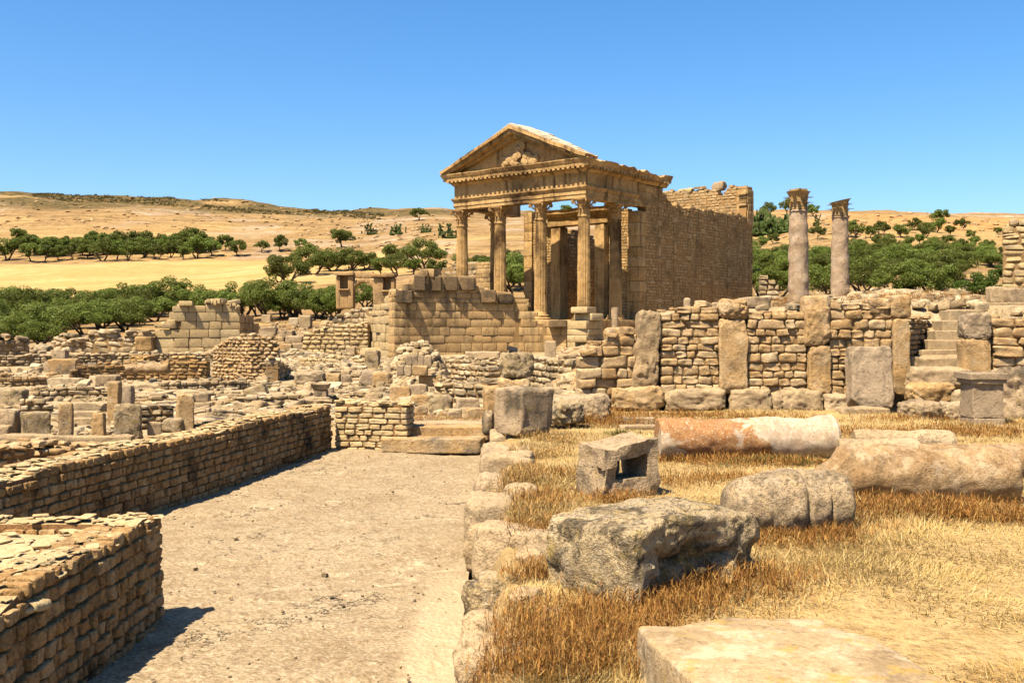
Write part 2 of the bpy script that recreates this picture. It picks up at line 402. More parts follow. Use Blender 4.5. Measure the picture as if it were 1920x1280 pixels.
# ------------------------------------------------------------------ terrain: one ground sheet out past the ridge
TPX = [-3000, -800, 0, 300, 640, 850, 1000, 1150, 1250, 1400, 1500, 1600, 1800, 2000, 2800, 5000]
TTAB = [  # distance, then the height of the ground there as sighted from eye level (table units: 1/1920 rad below 615)
 (23,  [794, 794, 794, 794, 785, 755, 735, 650, 583, 580, 578, 576, 575, 575, 575, 575]),
 (30,  [753, 753, 753, 753, 745, 720, 700, 640, 592, 572, 565, 558, 556, 556, 556, 556]),
 (40,  [712, 712, 712, 712, 705, 692, 685, 640, 602, 575, 562, 556, 553, 550, 550, 550]),
 (50,  [680, 680, 680, 680, 678, 670, 665, 640, 608, 582, 562, 554, 550, 548, 548, 548]),
 (64,  [655, 655, 655, 655, 650, 650, 650, 640, 614, 590, 560, 551, 548, 545, 545, 545]),
 (80,  [640, 640, 640, 638, 630, 620, 610, 600, 590, 570, 550, 546, 543, 540, 540, 540]),
 (100, [624, 624, 624, 616, 600, 575, 570, 570, 560, 540, 525, 520, 520, 520, 520, 520]),
 (130, [596, 596, 594, 586, 562, 530, 525, 520, 510, 495, 485, 482, 480, 480, 480, 480]),
 (170, [563, 563, 560, 548, 522, 500, 495, 490, 480, 465, 455, 450, 450, 450, 450, 450]),
 (220, [525, 525, 522, 510, 490, 475, 470, 465, 455, 440, 430, 425, 425, 425, 430, 430]),
 (260, [496, 495, 492, 485, 470, 455, 450, 445, 440, 425, 415, 407, 406, 408, 410, 410]),
 (320, [456, 455, 452, 450, 445, 430, 425, 420, 415, 410, 405, 402, 402, 404, 408, 410]),
 (400, [412, 410, 408, 408, 415, 410, 408, 405, 402, 401, 400, 400, 402, 405, 408, 410]),
 (500, [366, 365, 363, 366, 391, 397, 398, 398, 399, 400, 401, 402, 406, 410, 412, 412]),
 (620, [378, 377, 376, 385, 402, 410, 410, 410, 412, 412, 412, 414, 416, 418, 420, 420]),
 (1500, [600]*16)]
_TY = np.log([r[0] for r in TTAB]); _TT = np.array([r[1] for r in TTAB], float)
def Tfar(X, Y):
    px = CX+FPX*X/np.maximum(Y, 1.); ly = np.log(np.clip(Y, 23, 1500))
    j = np.clip(np.searchsorted(TPX, px)-1, 0, len(TPX)-2); fx = np.clip((px-np.array(TPX)[j])/(np.array(TPX)[j+1]-np.array(TPX)[j]), 0, 1); fx = fx*fx*(3-2*fx)
    i = np.clip(np.searchsorted(_TY, ly)-1, 0, len(_TY)-2); fy = np.clip((ly-_TY[i])/(_TY[i+1]-_TY[i]), 0, 1)
    y = (_TT[i, j]*(1-fx)+_TT[i, j+1]*fx)*(1-fy)+(_TT[i+1, j]*(1-fx)+_TT[i+1, j+1]*fx)*fy
    return EYE-(y-HY)/FPX*np.clip(Y, 23, 1500)
def T(X, Y):
    X = np.asarray(X, float); Y = np.asarray(Y, float); X, Y = np.broadcast_arrays(X, Y); shp = X.shape; X = X.ravel(); Y = Y.ravel()
    a = sstep(-.40, -.02, X); b = sstep(-3.1, -2.3, X); f = sstep(17.2, 18.2, Y); s = a*(1-f)+b*f
    near = -.62+.62*s
    P = np.column_stack([X, Y, X*0])
    near = near+.035*vnoise(P*.9, 3)*np.where(X > 0, 1, .6)+.02*vnoise(P*2.7, 4)
    far = Tfar(X, Y)+.10*vnoise(P*.35, 5)*sstep(23, 40, Y)
    g = sstep(80, 200, Y); far = far+g*(1.1*fbm(P*.022, 4, 11)+.35*vnoise(P*.12, 13))+sstep(330, 480, Y)*(1.6*fbm(P*.03, 4, 15))
    w = np.where(X > 1.5, sstep(21.0, 22.3, Y), sstep(19.5, 23, Y))
    z = near*(1-w)+far*w
    nt_ = sstep(8.2, 8.45, X)*(1-sstep(10.6, 10.9, X))*sstep(20.9, 21.0, Y)*(1-sstep(23.55, 23.7, Y)); z = z*(1-nt_)+nt_*np.minimum(z, .72+.60*(Y-21.6))
    return z.reshape(shp)
def Tz(x, y): return float(T(np.array([x]), np.array([y]))[0])
_GY = np.concatenate([np.arange(3.5, 24, .05), np.exp(np.linspace(np.log(24), np.log(560), 900))])
def gp(px, py):
    """where the sight line through a photo pixel meets the ground"""
    X = (px-CX)/FPX*_GY; zr = EYE-(py-HY)/FPX*_GY; d = zr-T(X, _GY); k = np.nonzero(d <= 0)[0]
    Y = _GY[k[0]] if len(k) else 550.
    return np.array([xat(px, Y), Y, Tz(xat(px, Y), Y)])
def gpv(px, py):
    px = np.asarray(px, float); py = np.asarray(py, float); X = (px[:, None]-CX)/FPX*_GY[None]; d = EYE-(py[:, None]-HY)/FPX*_GY[None]-T(X, np.broadcast_to(_GY[None], X.shape))
    k = np.argmax(d <= 0, 1); Y = np.where((d <= 0).any(1), _GY[k], 550.); x = (px-CX)/FPX*Y; return np.column_stack([x, Y, T(x, Y)])
ys = np.concatenate([[-25, -8, 0], np.exp(np.linspace(np.log(2.2), np.log(24), 150)), np.exp(np.linspace(np.log(24.3), np.log(640), 330)), [800, 1100, 1500]])
pxs = np.concatenate([np.linspace(-3000, -160, 40)[:-1], np.linspace(-160, 2080, 330), np.linspace(2080, 5000, 40)[1:]])
GX = (pxs[None]-CX)/FPX*np.maximum(ys, 3.4)[:, None]; GY = np.repeat(ys[:, None], len(pxs), 1)
GX[:3] = np.linspace(-40, 40, len(pxs))[None]
GZ = T(GX, GY); GZ[:3] = np.minimum(GZ[:3], 0)
gx, gy, gz = GX.ravel(), GY.ravel(), GZ.ravel(); gpx = CX+FPX*gx/np.maximum(gy, 3.4); gpy = HY-(gz-EYE)*FPX/np.maximum(gy, 3.4)
P3 = np.column_stack([gx, gy, gz*0])
fz = fbm(P3*.02, 3, 31)
# zones that lie on the ground itself: straw stubble fields, bare rock outcrops, heath scrub
field = sstep(150, 185, gy)*(1-sstep(245, 262, gy+8*fz))*(1-sstep(-25, -5, gx-.0*gy+10*fz))
field = np.maximum(field, sstep(300, 330, gy+12*fz)*(1-sstep(350, 390, gy))*(1-sstep(-90, -50, gx+20*fz))*.35)
field = np.maximum(field, sstep(150, 190, gy)*(1-sstep(250, 290, gy))*sstep(50, 70, gx+8*fz)*.45)
rock = sstep(.15, .5, fbm(P3*np.array([.045, .03, 1]), 4, 51))*sstep(200, 270, gy)*(1-field)
rock = np.maximum(rock, sstep(0, .4, fbm(P3*.06, 3, 57))*sstep(140, 170, gy)*sstep(-45, -20, gx)*(1-sstep(20, 50, gx))*.9)
scrub = sstep(415, 455, gy+15*fz)*(1-sstep(5, 40, gx+25*fz))*sstep(-.5, .2, fbm(P3*np.array([.03, .06, 1]), 4, 71)+sstep(440, 500, gy)*.5)
bank = sstep(30, 60, gx)*sstep(205, 225, gy+8*fz)*(1-sstep(300, 330, gy))*sstep(-.3, .2, fbm(P3*.08, 3, 59)); rock = np.maximum(rock*(1-bank), 0)
grassz = sstep(-.5, .1, gx)*(1-sstep(21, 22, gy))*(1-sstep(24, 26, gy))
ruin = (1-sstep(60, 85, gy))*(1-grassz)
ii, jj = np.meshgrid(np.arange(len(ys)-1), np.arange(len(pxs)-1), indexing='ij'); nx = len(pxs)
GF = np.stack([ii*nx+jj, ii*nx+jj+1, (ii+1)*nx+jj+1, (ii+1)*nx+jj], -1).reshape(-1, 4)
def ground_mat():
    m, nt, b, pos, col = newmat('ground', .95); L = nt.links
    a2 = _n(nt, 'ShaderNodeAttribute', attribute_name='Zone'); s2 = _n(nt, 'ShaderNodeSeparateColor'); L.new(a2.outputs['Color'], s2.inputs[0])
    nb = noise(nt, pos, .035, 6, .65); nm = noise(nt, pos, .35, 5, .65); nf = noise(nt, pos, 4., 5, .7); nff = noise(nt, pos, 18., 4, .7)
    mp = _n(nt, 'ShaderNodeMapping'); mp.inputs['Scale'].default_value = (.02, .16, .1); L.new(pos, mp.inputs[0]); nl = noise(nt, mp.outputs[0], 1., 6, .65)
    hill = mixc(nt, ramp(nt, nb, .38, .62), (.27, .155, .055), (.47, .30, .115)); hill = mixc(nt, ramp(nt, nm, .42, .60, 0, .85), hill, (.22, .125, .045)); hill = mixc(nt, ramp(nt, noise(nt, pos, 1.1, 5, .7), .5, .68, 0, .6), hill, (.52, .40, .24)); 
    hill = mixc(nt, ramp(nt, nl, .5, .66, 0, .65), hill, (.60, .41, .16)); hill = mixc(nt, ramp(nt, noise(nt, pos, .22, 6, .75), .54, .62, 0, .8), hill, (.15, .10, .035))
    fld = mixc(nt, ramp(nt, nl, .38, .66), (.48, .31, .10), (.64, .46, .20)); fld = mixc(nt, ramp(nt, nm, .46, .66, 0, .6), fld, (.48, .29, .085)); fld = mixc(nt, ramp(nt, noise(nt, pos, 1.6, 4, .7), .5, .66, 0, .5), fld, (.42, .26, .08))
    rk = mixc(nt, ramp(nt, nm, .38, .62), (.30, .20, .11), (.56, .44, .30))
    sc = mixc(nt, ramp(nt, nm, .40, .62), (.065, .055, .016), (.22, .14, .045))
    c = mixc(nt, col[0], hill, fld); c = mixc(nt, mathn(nt, 'MULTIPLY', col[1], ramp(nt, nl, .4, .58)), c, rk); c = mixc(nt, col[2], c, sc)
    rn = mixc(nt, ramp(nt, nf, .38, .66), (.40, .28, .14), (.64, .51, .33)); rn = mixc(nt, ramp(nt, noise(nt, pos, .9, 4, .6), .5, .7, 0, .7), rn, (.44, .28, .10))
    c = mixc(nt, s2.outputs[0], c, rn)
    ns_ = noise(nt, pos, 60., 4, .8, 2.5); gr = mixc(nt, ramp(nt, nf, .35, .65), (.42, .26, .085), (.62, .44, .19)); gr = mixc(nt, ramp(nt, nff, .48, .66, 0, .8), gr, (.24, .13, .04)); gr = mixc(nt, ramp(nt, ns_, .5, .62, 0, .75), gr, (.74, .58, .32))
    c = mixc(nt, s2.outputs[1], c, gr)
    c = mixc(nt, s2.outputs[2], c, mixc(nt, ramp(nt, nm, .4, .6), (.46, .21, .06), (.56, .33, .13)))
    L.new(c, b.inputs['Base Color']); bump(nt, b, mathn(nt, 'ADD', mathn(nt, 'ADD', nf, nff), mathn(nt, 'MULTIPLY', nm, 8.)), .8, .06)
    return m
M['ground'] = ground_mat()
g = mk('ground', np.column_stack([gx, gy, gz]), GF, M['ground'], None, np.column_stack([field, rock, scrub]), base=np.zeros(3))
za = g.data.color_attributes.new("Zone", 'FLOAT_COLOR', 'POINT')
za.data.foreach_set("color", np.column_stack([ruin, grassz, bank, gx*0+1]).astype(np.float32).ravel())
tag(g, 'dry rocky ground rising to a straw coloured hillside behind the ruins', 'ground', kind='structure')

# ------------------------------------------------------------------ court floor
FZ = -.40
def court_mat():
    m, nt, b, pos, col = newmat('court_floor', .9); L = nt.links
    n0 = noise(nt, pos, .55, 6, .65, .6); n1 = noise(nt, pos, 2.2, 6, .7, .5); n2 = noise(nt, pos, 11, 5, .7); n3 = noise(nt, pos, 45, 3, .6)
    c = mixc(nt, ramp(nt, n0, .36, .64), (.345, .25, .14), (.475, .37, .225)); c = mixc(nt, ramp(nt, n1, .42, .62, 0, .55), c, (.52, .41, .26))
    c = mixc(nt, ramp(nt, n2, .48, .64, 0, .75), c, (.25, .165, .085)); c = mixc(nt, ramp(nt, n3, .48, .64, 0, .6), c, (.21, .13, .06)); c = mixc(nt, ramp(nt, noise(nt, pos, 23, 4, .7), .54, .66, 0, .75), c, (.64, .52, .35))
    np_ = noise(nt, pos, 1.5, 7, .75, .8); c = mixc(nt, ramp(nt, np_, .60, .67, 0, .75), c, (.70, .57, .36))
    c = mixc(nt, col[0], c, mixc(nt, ramp(nt, n2, .4, .6), (.56, .43, .245), (.68, .55, .35)))   # tesserae strip along the kerb
    vor = _n(nt, 'ShaderNodeTexVoronoi'); vor.inputs['Scale'].default_value = 26; L.new(pos, vor.inputs['Vector'])
    # cracks
    wv = noise(nt, pos, .8, 6, .7); cr = mathn(nt, 'ABSOLUTE', mathn(nt, 'SUBTRACT', wv, .5)); cm = mathn(nt, 'MULTIPLY', ramp(nt, cr, 0., .006, 1, 0), ramp(nt, n0, .52, .58))
    c = mixc(nt, mathn(nt, 'MULTIPLY', cm, .75), c, (.13, .08, .04))
    L.new(c, b.inputs['Base Color'])
    h = mathn(nt, 'ADD', mathn(nt, 'ADD', n2, mathn(nt, 'MULTIPLY', n3, .5)), mathn(nt, 'MULTIPLY', vor.outputs[0], .6)); h = mathn(nt, 'SUBTRACT', h, mathn(nt, 'MULTIPLY', cm, 1.5)); bump(nt, b, h, .9, .02)
    return m
nxc, nyc = 110, 330
cy = np.linspace(2.2, 17.45, nyc); u = np.linspace(0, 1, nxc)
xr = np.interp(cy, [2, 6, 12, 17.5], [-.30, -.33, -.40, -.45]); xl = np.minimum(-3.0, np.interp(cy, [2, 10.8, 17.3, 17.5], [-5.3, -4.1, -3.12, -3.1]))
CXX = xl[:, None]+(xr-xl)[:, None]*u[None]; CYY = np.repeat(cy[:, None], nxc, 1); PP = np.column_stack([CXX.ravel(), CYY.ravel(), 0*CXX.ravel()])
n_ = fbm(PP*1.1, 4, 91); led = .018*sstep(.05, .12, fbm(PP*np.array([.45, .9, 1]), 4, 97)); CZZ = FZ+.016*n_+.010*vnoise(PP*9, 92)+led-.009
edge = sstep(.42, .30, (np.repeat(xr, nxc)-PP[:, 0])+.07*fbm(PP*1.3, 3, 99))*sstep(10.5, 7.0, PP[:, 1]+1.2*fbm(PP*1.1, 3, 98))
ii, jj = np.meshgrid(np.arange(nyc-1), np.arange(nxc-1), indexing='ij')
CF = np.stack([ii*nxc+jj, ii*nxc+jj+1, (ii+1)*nxc+jj+1, (ii+1)*nxc+jj], -1).reshape(-1, 4)
M['court_floor'] = court_mat()
o = mk('courtyard_floor', np.column_stack([PP[:, 0], PP[:, 1], CZZ]), CF, M['court_floor'], None, np.column_stack([edge*.6, edge*0, edge*0]))
tag(o, 'bare worn stone and mortar floor of the sunken court', 'floor', kind='structure')
# ------------------------------------------------------------------ court walls
def wall(name, label, cat, specs, mats, group=None, extra=None):
    a = Acc()
    for s in specs: masonry(a, **s)
    if extra: extra(a)
    return tag(a.build(name, mats), label, cat, group)
CW = dict(ch=(.074, .112), sw=(.055, .18), gap=.012, n=5, k=9, amp=.13, out=.02, mort=1, inset=.028, facing=.15, tilt=.06)
wob = lambda s, a=.02: (lambda u: .335+a*math.sin(u*1.7+s)+a*.7*math.sin(u*4.3+2*s))
wall('court_wall', 'long low wall of small squared stones along the left side of the court', 'wall',
     [dict(pts=[(-4.66, 6.9), (-4.1, 10.6), (-3.55, 14), (-3.02, 17.32)], zb=FZ-.05, top=wob(1), th=.52, seed=11, cap=70, capm=2, capflat=.12, lean=.05, **CW)], [M['court'], M['mortar'], M['pashlar']])
wall('return_wall', 'short sunlit wall of rounded stones closing the far left corner of the court', 'wall',
     [dict(pts=[(-3.0, 17.3), (-1.74, 17.02)], zb=FZ-.05, top=lambda u: .36+.015*math.sin(u*7), th=.42, seed=12, cap=70, capflat=.25, facing=.2, ch=(.085, .115), sw=(.13, .27), gap=.012, n=6, k=8, amp=.10, out=.02, mort=1, inset=.03)],
     [M['pashlar'], M['mortar']])
def platform_top(a):
    nx_, ny_ = 70, 110; X, Y = np.meshgrid(np.linspace(-4.25, -2.56, nx_), np.linspace(3.0, 7.14, ny_)); P = np.column_stack([X.ravel(), Y.ravel(), 0*X.ravel()])
    low = sstep(5.75, 5.2, P[:, 1]+.3*vnoise(P*1.5, 7))
    z = .28+.026*fbm(P*3, 3, 5)+.014*vnoise(P*11, 6)-.10*low
    F = np.array([[i*nx_+j, i*nx_+j+1, (i+1)*nx_+j+1, (i+1)*nx_+j] for i in range(ny_-1) for j in range(nx_-1)])
    a.add(np.column_stack([P[:, :2], z]), F, np.column_stack([.75+.25*vnoise(P*6, 8), .3+0*z, .5+0*z]), 2)
    R = random.Random(5); c, d, an, ti, rn = [], [], [], [], []
    for i in range(420):
        x, y = R.uniform(-4.2, -2.5), R.uniform(3.2, 7.15); lo = y < 5.5; s = R.uniform(.04, .13)*(1.2 if lo else 1)
        c.append((x, y, .287-(.09 if lo else 0)+R.uniform(-.015, .012))); d.append((s, s*R.uniform(.6, 1), s*R.uniform(.08, .18)*(2.2 if lo else 1))); an.append(R.uniform(0, 3)); ti.append(R.gauss(0, .12)); rn.append((.5+.5*R.random(), R.random(), 1))
    place_stones(a, c, d, an, ti, rn, 5, 4, .13, 2)
    for (x, y, s) in ((-3.05, 5.35, .34), (-2.75, 5.05, .3), (-2.95, 4.7, .36), (-2.68, 4.45, .30)):
        V, F = stoneV((x, y, .20), (s, s*.8, s*.45), rz=x*9, n=10, k=4.5, amp=.07, seed=int(abs(x*100))); a.add(V, F, (.9, .9, .5), 2)
wall('platform_wall', 'thick broken wall end of small stones at the near left of the court', 'wall',
     [dict(pts=[(-2.42, 2.9), (-2.47, 5.2), (-2.44, 7.2)], zb=FZ-.05, top=lambda u: float(np.interp(u, [0, 1.7, 2.7], [.20, .23, .325]))+.02*math.sin(u*5)+.012*math.sin(u*11), th=.34, seed=13, lean=.05, cap=45, capm=2, capflat=.12,
           **dict(CW, n=6, ch=(.075, .1), sw=(.06, .13))),
      dict(pts=[(-2.46, 7.24), (-4.3, 7.24)], zb=FZ-.05, top=.32, th=.30, seed=14, cap=40, capm=2, capflat=.12, **CW)], [M['court'], M['mortar'], M['pashlar']], extra=platform_top)
# ------------------------------------------------------------------ steps and landing
def stone(name, label, cat, c, d, mat='grey', group=None, parent=None, col=None, **k):
    V, F = stoneV(c, d, **k); R = random.Random(k.get('seed', 0)*7+3); cc = (R.random(), R.random(), .5) if col is None else col
    o = mk(name, V, F, M[mat], parent, np.tile(cc, (len(V), 1)))
    return tag(o, label, cat, group) if label else o
stone('stone_step', 'lower step of one long cracked block, resting on the court floor', 'step', (-1.30, 16.98, FZ-.03), (1.66, .60, .24), 'ortho', rz=-.12, n=26, k=16, amp=.022, fr=3, seed=3)
stone('stone_step', 'upper step with a grassy face at the foot of the pale landing', 'step', (-1.18, 17.50, FZ+.15), (1.62, .62, .24), 'ortho', rz=-.1, n=26, k=16, amp=.02, fr=3, seed=4)
stone('landing', 'flat pale stone landing above the two court steps', 'paving', (-1.22, 18.45, -.19), (1.72, 1.55, .20), 'white', rz=-.06, n=24, k=18, amp=.008, fr=3, seed=5)
# ------------------------------------------------------------------ kerb stones along the right edge of the court
def kb(label, x, y, z, d, mat='grey', rz=0., name='kerb_stone', cat='kerb stone', group='kerb stones along the court', **k):
    k.setdefault('n', 16); k.setdefault('k', 6); k.setdefault('amp', .06); k.setdefault('seed', int(abs(x*173+y*37)) % 97)
    return stone(name, label, cat, (x, y, z), (d[0]*.92, d[1]*.68, d[2]*1.06), mat, group, rz=rz, **k)
kb('flat pale slab carrying the square split block', .08, 15.85, -.32, (.92, 1.15, .36), 'white', k=14, amp=.02)
kb('low tan kerb block just below the pale slab', -.12, 14.85, -.38, (.56, .62, .33), 'ortho', k=10)
kb('bumpy pale kerb stone between the tan block and the wide slab', -.22, 14.05, -.40, (.46, .72, .42), 'white', .1)
kb('small round pale stone beside the bumpy kerb stone', .12, 13.7, -.10, (.30, .46, .14), 'white', .4, k=3.5)
kb('wide flat kerb slab with a crumbled right end', -.06, 12.75, -.40, (.72, 1.1, .46), 'white', -.12, k=8, amp=.05)
kb('squarish dark sided kerb stone sticking up by the grass', -.20, 11.2, -.40, (.44, .62, .41), 'grey', .2, k=5, amp=.06)
kb('smooth rounded pale stone half buried in straw', .09, 10.25, -.12, (.36, .5, .2), 'white', .1, k=3, amp=.05)
kb('long kerb slab with a sheer court side face', -.19, 9.35, -.42, (.46, 1.15, .47), 'white', -.05, k=7, amp=.05)
kb('big tilted slab with a lined face in the kerb', .07, 8.15, -.44, (.72, 1.05, .44), 'white', -.15, k=7, amp=.05, rx=-.13, ry=.06)
kb('round brown boulder with a dark hollow under it, in the kerb', -.16, 6.62, -.40, (.33, .46, .38), 'boulder', .3, k=3.4, amp=.06, n=22)
kb('dark slanted kerb stone half hidden behind the round boulder', -.08, 7.2, -.42, (.34, .5, .3), 'grey', .2)
kb('jagged white stone below the round boulder at the court edge', -.15, 6.0, -.44, (.30, .36, .34), 'white', .6, k=4, amp=.09)
kb('white lump at the bottom edge of the kerb, near the camera', -.14, 5.52, -.44, (.36, .42, .36), 'white', .1, k=4, amp=.09)
kb('small angular white stone among the red weeds', .08, 6.05, -.06, (.26, .22, .16), 'white', .8, k=4, amp=.1)
kb('dark round stone wedged against the pale slab, on the court side', -.38, 16.2, -.05, (.2, .55, .38), 'grey', .1, k=3.5, amp=.05)
for (x_, y_, z_, w_, l_, h_, lb) in ((.14, 12.1, -.1, .24, .3, .18, 'small pale stone between the crumbled slab and the grass'), (-.24, 10.35, -.4, .3, .36, .36, 'small low stone beside the smooth rounded kerb stone'), (-.26, 8.65, -.42, .24, .4, .38, 'narrow stone filling the gap between the grey and the tilted kerb slab'),
                                    (.16, 7.25, -.1, .26, .34, .2, 'white broken stone in the weeds behind the tilted slab'), (-.26, 13.45, -.4, .26, .3, .3, 'small cracked stone on the court side of the bumpy kerb stone'), (.02, 5.15, -.2, .3, .3, .26, 'small tan stone at the very bottom of the kerb'), (.22, 5.75, -.08, .2, .18, .14, 'tiny white stone lying among the weeds near the flat slab')):
    kb(lb, x_, y_, z_, (w_, l_, h_), 'white', x_*7, k=4.5)
# split block on the slab: two faces meeting at an upright corner, ragged right side
def split_fn(U):
    U = U.copy(); r = np.clip(U[:, 0], 0, 1); P = U*2.2
    U[:, 0] -= r*(.22*(U[:, 2] < .2)*0+.20*np.abs(vnoise(P, 4)))*(U[:, 1] > -.2); U[:, 1] += .25*np.clip(-U[:, 1], 0, 1)*np.clip(U[:, 0], 0, 1)*(1-U[:, 2])*.5
    return U
stone('split_block', 'large square grey block standing on the pale kerb slab, one corner towards us', 'block', (.17, 15.55, .03), (.62, .72, .70), 'grey', rz=radians(37), n=30, k=16, amp=.035, fr=4, seed=21, fn=split_fn, col=(.6, .7, .5))
stone('rough_block', 'dark topped rough block on the post stones behind the split block', 'block', at(969, 712, 19.2)*[1, 1, 1], (.52, .5, .46), 'boulder', rz=.3, n=22, k=7, amp=.05, seed=22)
stone('stone_post', 'rough upright post stone left of the dark topped block', 'post', (xat(922, 18.6), 18.6, 0), (.30, .34, .58), 'ortho', rz=.2, n=18, k=8, amp=.05, seed=23)
stone('stone_block', 'tan block under the dark topped rough block', 'block', (xat(965, 19.2), 19.2, .0), (.56, .55, .70), 'ortho', rz=.1, n=18, k=9, amp=.04, seed=24)
stone('boulder', 'black stained ragged boulder against the right side of the split block', 'boulder', (xat(1055, 17.2), 17.2, 0), (.62, .6, .40), 'boulder', rz=.4, n=22, k=4, amp=.09, seed=25)
stone('boulder', 'long grey boulder with a cracked top left of the tall stone wall', 'boulder', (xat(1090, 18.3), 18.3, 0), (.95, .6, .42), 'grey', rz=-.1, n=22, k=6, amp=.06, seed=26)
stone('boulder', 'upright grey stone at the end of the cracked boulder', 'boulder', (xat(1126, 18.0), 18.0, 0), (.30, .36, .46), 'grey', rz=.2, n=18, k=6, amp=.07, seed=27)
stone('kerb_slab', 'thin buried slab edge showing in the grass, upper of two', 'slab', (xat(1188, 17.9), 17.9, -.03), (.72, .3, .12), 'grey', rz=-.05, n=18, k=12, amp=.02, seed=28)
stone('kerb_slab', 'thin pale slab edge showing in the grass, lower of two', 'slab', (xat(1200, 16.8), 16.8, -.05), (.68, .25, .11), 'white', rz=-.02, n=18, k=12, amp=.02, seed=29)
# ------------------------------------------------------------------ fallen columns in the grass
def fallen(name, label, x0, y0, x1, y1, r0, r1, mat, seed, seg=64, nL=70, sink=.06, amp=.012, ends=.05, fillet=0., breakl=0.):
    P0 = np.array([x0, y0]); P1 = np.array([x1, y1]); Ln = np.linalg.norm(P1-P0); t = (P1-P0)/Ln; nrm = np.array([-t[1], t[0]])
    s = np.linspace(0, 1, nL); th = np.arange(seg)*2*pi/seg; V = []
    for i, u_ in enumerate(s):
        r = r0+(r1-r0)*u_
        e = min(u_, 1-u_)*Ln
        if e < ends: r *= .92+.08*math.sqrt(max(0, 1-(1-e/ends)**2))
        if fillet and u_ > 1-.06/Ln: r *= 1+fillet
        for a in th: V.append((u_*Ln, r*cos(a), r*sin(a)))
    V = np.array(V); q = fbm(V*3.2+seed, 4, seed)*amp*2+vnoise(V*14, seed+1)*amp*.5
    rr = np.linalg.norm(V[:, 1:], axis=1); V[:, 1:] *= (1+q/np.maximum(rr, .05))[:, None]
    if breakl: V[:, 0] += breakl*np.clip(1-V[:, 0]/(.9*breakl+.3), 0, 1)*(.9*np.clip(V[:, 2]/r0, -1, 1)+.4*vnoise(V*6, seed+3))
    F = np.array([[i*seg+j, (i+1)*seg+j, (i+1)*seg+(j+1) % seg, i*seg+(j+1) % seg] for i in range(nL-1) for j in range(seg)])
    V = np.vstack([V, [V[:seg].mean(0), V[-seg:].mean(0)]]); k = nL*seg
    T3 = np.array([[k, j, (j+1) % seg] for j in range(seg)]+[[k+1, (nL-1)*seg+(j+1) % seg, (nL-1)*seg+j] for j in range(seg)])
    W = np.column_stack([P0[0]+t[0]*V[:, 0]+nrm[0]*V[:, 1], P0[1]+t[1]*V[:, 0]+nrm[1]*V[:, 1], V[:, 2]+max(r0, r1)-sink])
    red = np.clip(V[:, 0]/Ln, 0, 1)
    o = mk(name, W, [F, T3], M[mat], None, np.column_stack([red, .5+.5*vnoise(V*2, seed+8), np.clip(V[:, 2]/r0*.5+.5, 0, 1)]))
    return tag(o, label, 'fallen column', 'fallen column shafts in the dry grass')
def redcol_mat():
    m, nt, b, pos, col = newmat('red_veined_column', .75)
    n1 = noise(nt, pos, 2.5, 6, .65, .5); n2 = noise(nt, pos, 16, 5, .7); n3 = noise(nt, pos, 50, 3, .6)
    pal = mixc(nt, ramp(nt, n2, .38, .64), (.50, .365, .22), (.68, .57, .42)); pal = mixc(nt, ramp(nt, n1, .5, .62, 0, .55), pal, (.46, .31, .22))
    redc = mixc(nt, ramp(nt, n2, .4, .7), (.34, .145, .045), (.46, .25, .095)); redc = mixc(nt, ramp(nt, n3, .54, .66, 0, .8), redc, (.66, .50, .33))
    d = mathn(nt, 'ADD', col[0], mathn(nt, 'MULTIPLY', ramp(nt, n1, .3, .7, -1, 1), .20)); d = mathn(nt, 'ADD', d, mathn(nt, 'MULTIPLY', col[2], .22))
    f = mathn(nt, 'MULTIPLY', ramp(nt, d, .16, .22), ramp(nt, d, .60, .66, 1, 0))
    c = mixc(nt, f, pal, redc); vein = mathn(nt, 'ABSOLUTE', mathn(nt, 'SUBTRACT', noise(nt, pos, 3.2, 6, .6, 1.), .5)); c = mixc(nt, ramp(nt, vein, 0, .014, .7, 0), c, (.30, .19, .13))
    nt.links.new(c, b.inputs['Base Color']); bump(nt, b, mathn(nt, 'ADD', n2, n3), .35, .01); return m
M['redcol'] = redcol_mat()
fallen('fallen_column', 'fallen column shaft with a rusty red patch, farthest back in the grass', xat(1234, 13.0), 13.05, xat(1566, 13.1), 13.2, .265, .285, 'redcol', 31, fillet=.07)
fallen('fallen_column', 'thick weathered fallen shaft with a broken rounded left end', xat(1542, 9.95), 10.0, xat(1908, 9.75), 9.85, .285, .27, 'drum', 32, amp=.02, ends=.12, breakl=.22)
fallen('fallen_column', 'bright pale shaft just behind the thick broken shaft, left half', xat(1574, 11.6), 11.65, xat(1722, 11.5), 11.5, .19, .19, 'white', 33, sink=-.02)
fallen('fallen_column', 'slim straight pale shaft lying behind the thick broken shaft', xat(1726, 11.3), 11.35, xat(2060, 10.9), 10.95, .19, .19, 'drum', 34, sink=-.0)
fallen('fallen_column', 'flat topped white shaft end lying farther behind the slim shaft', xat(1600, 12.3), 12.3, xat(1786, 12.2), 12.2, .17, .17, 'white', 36, sink=-.1)
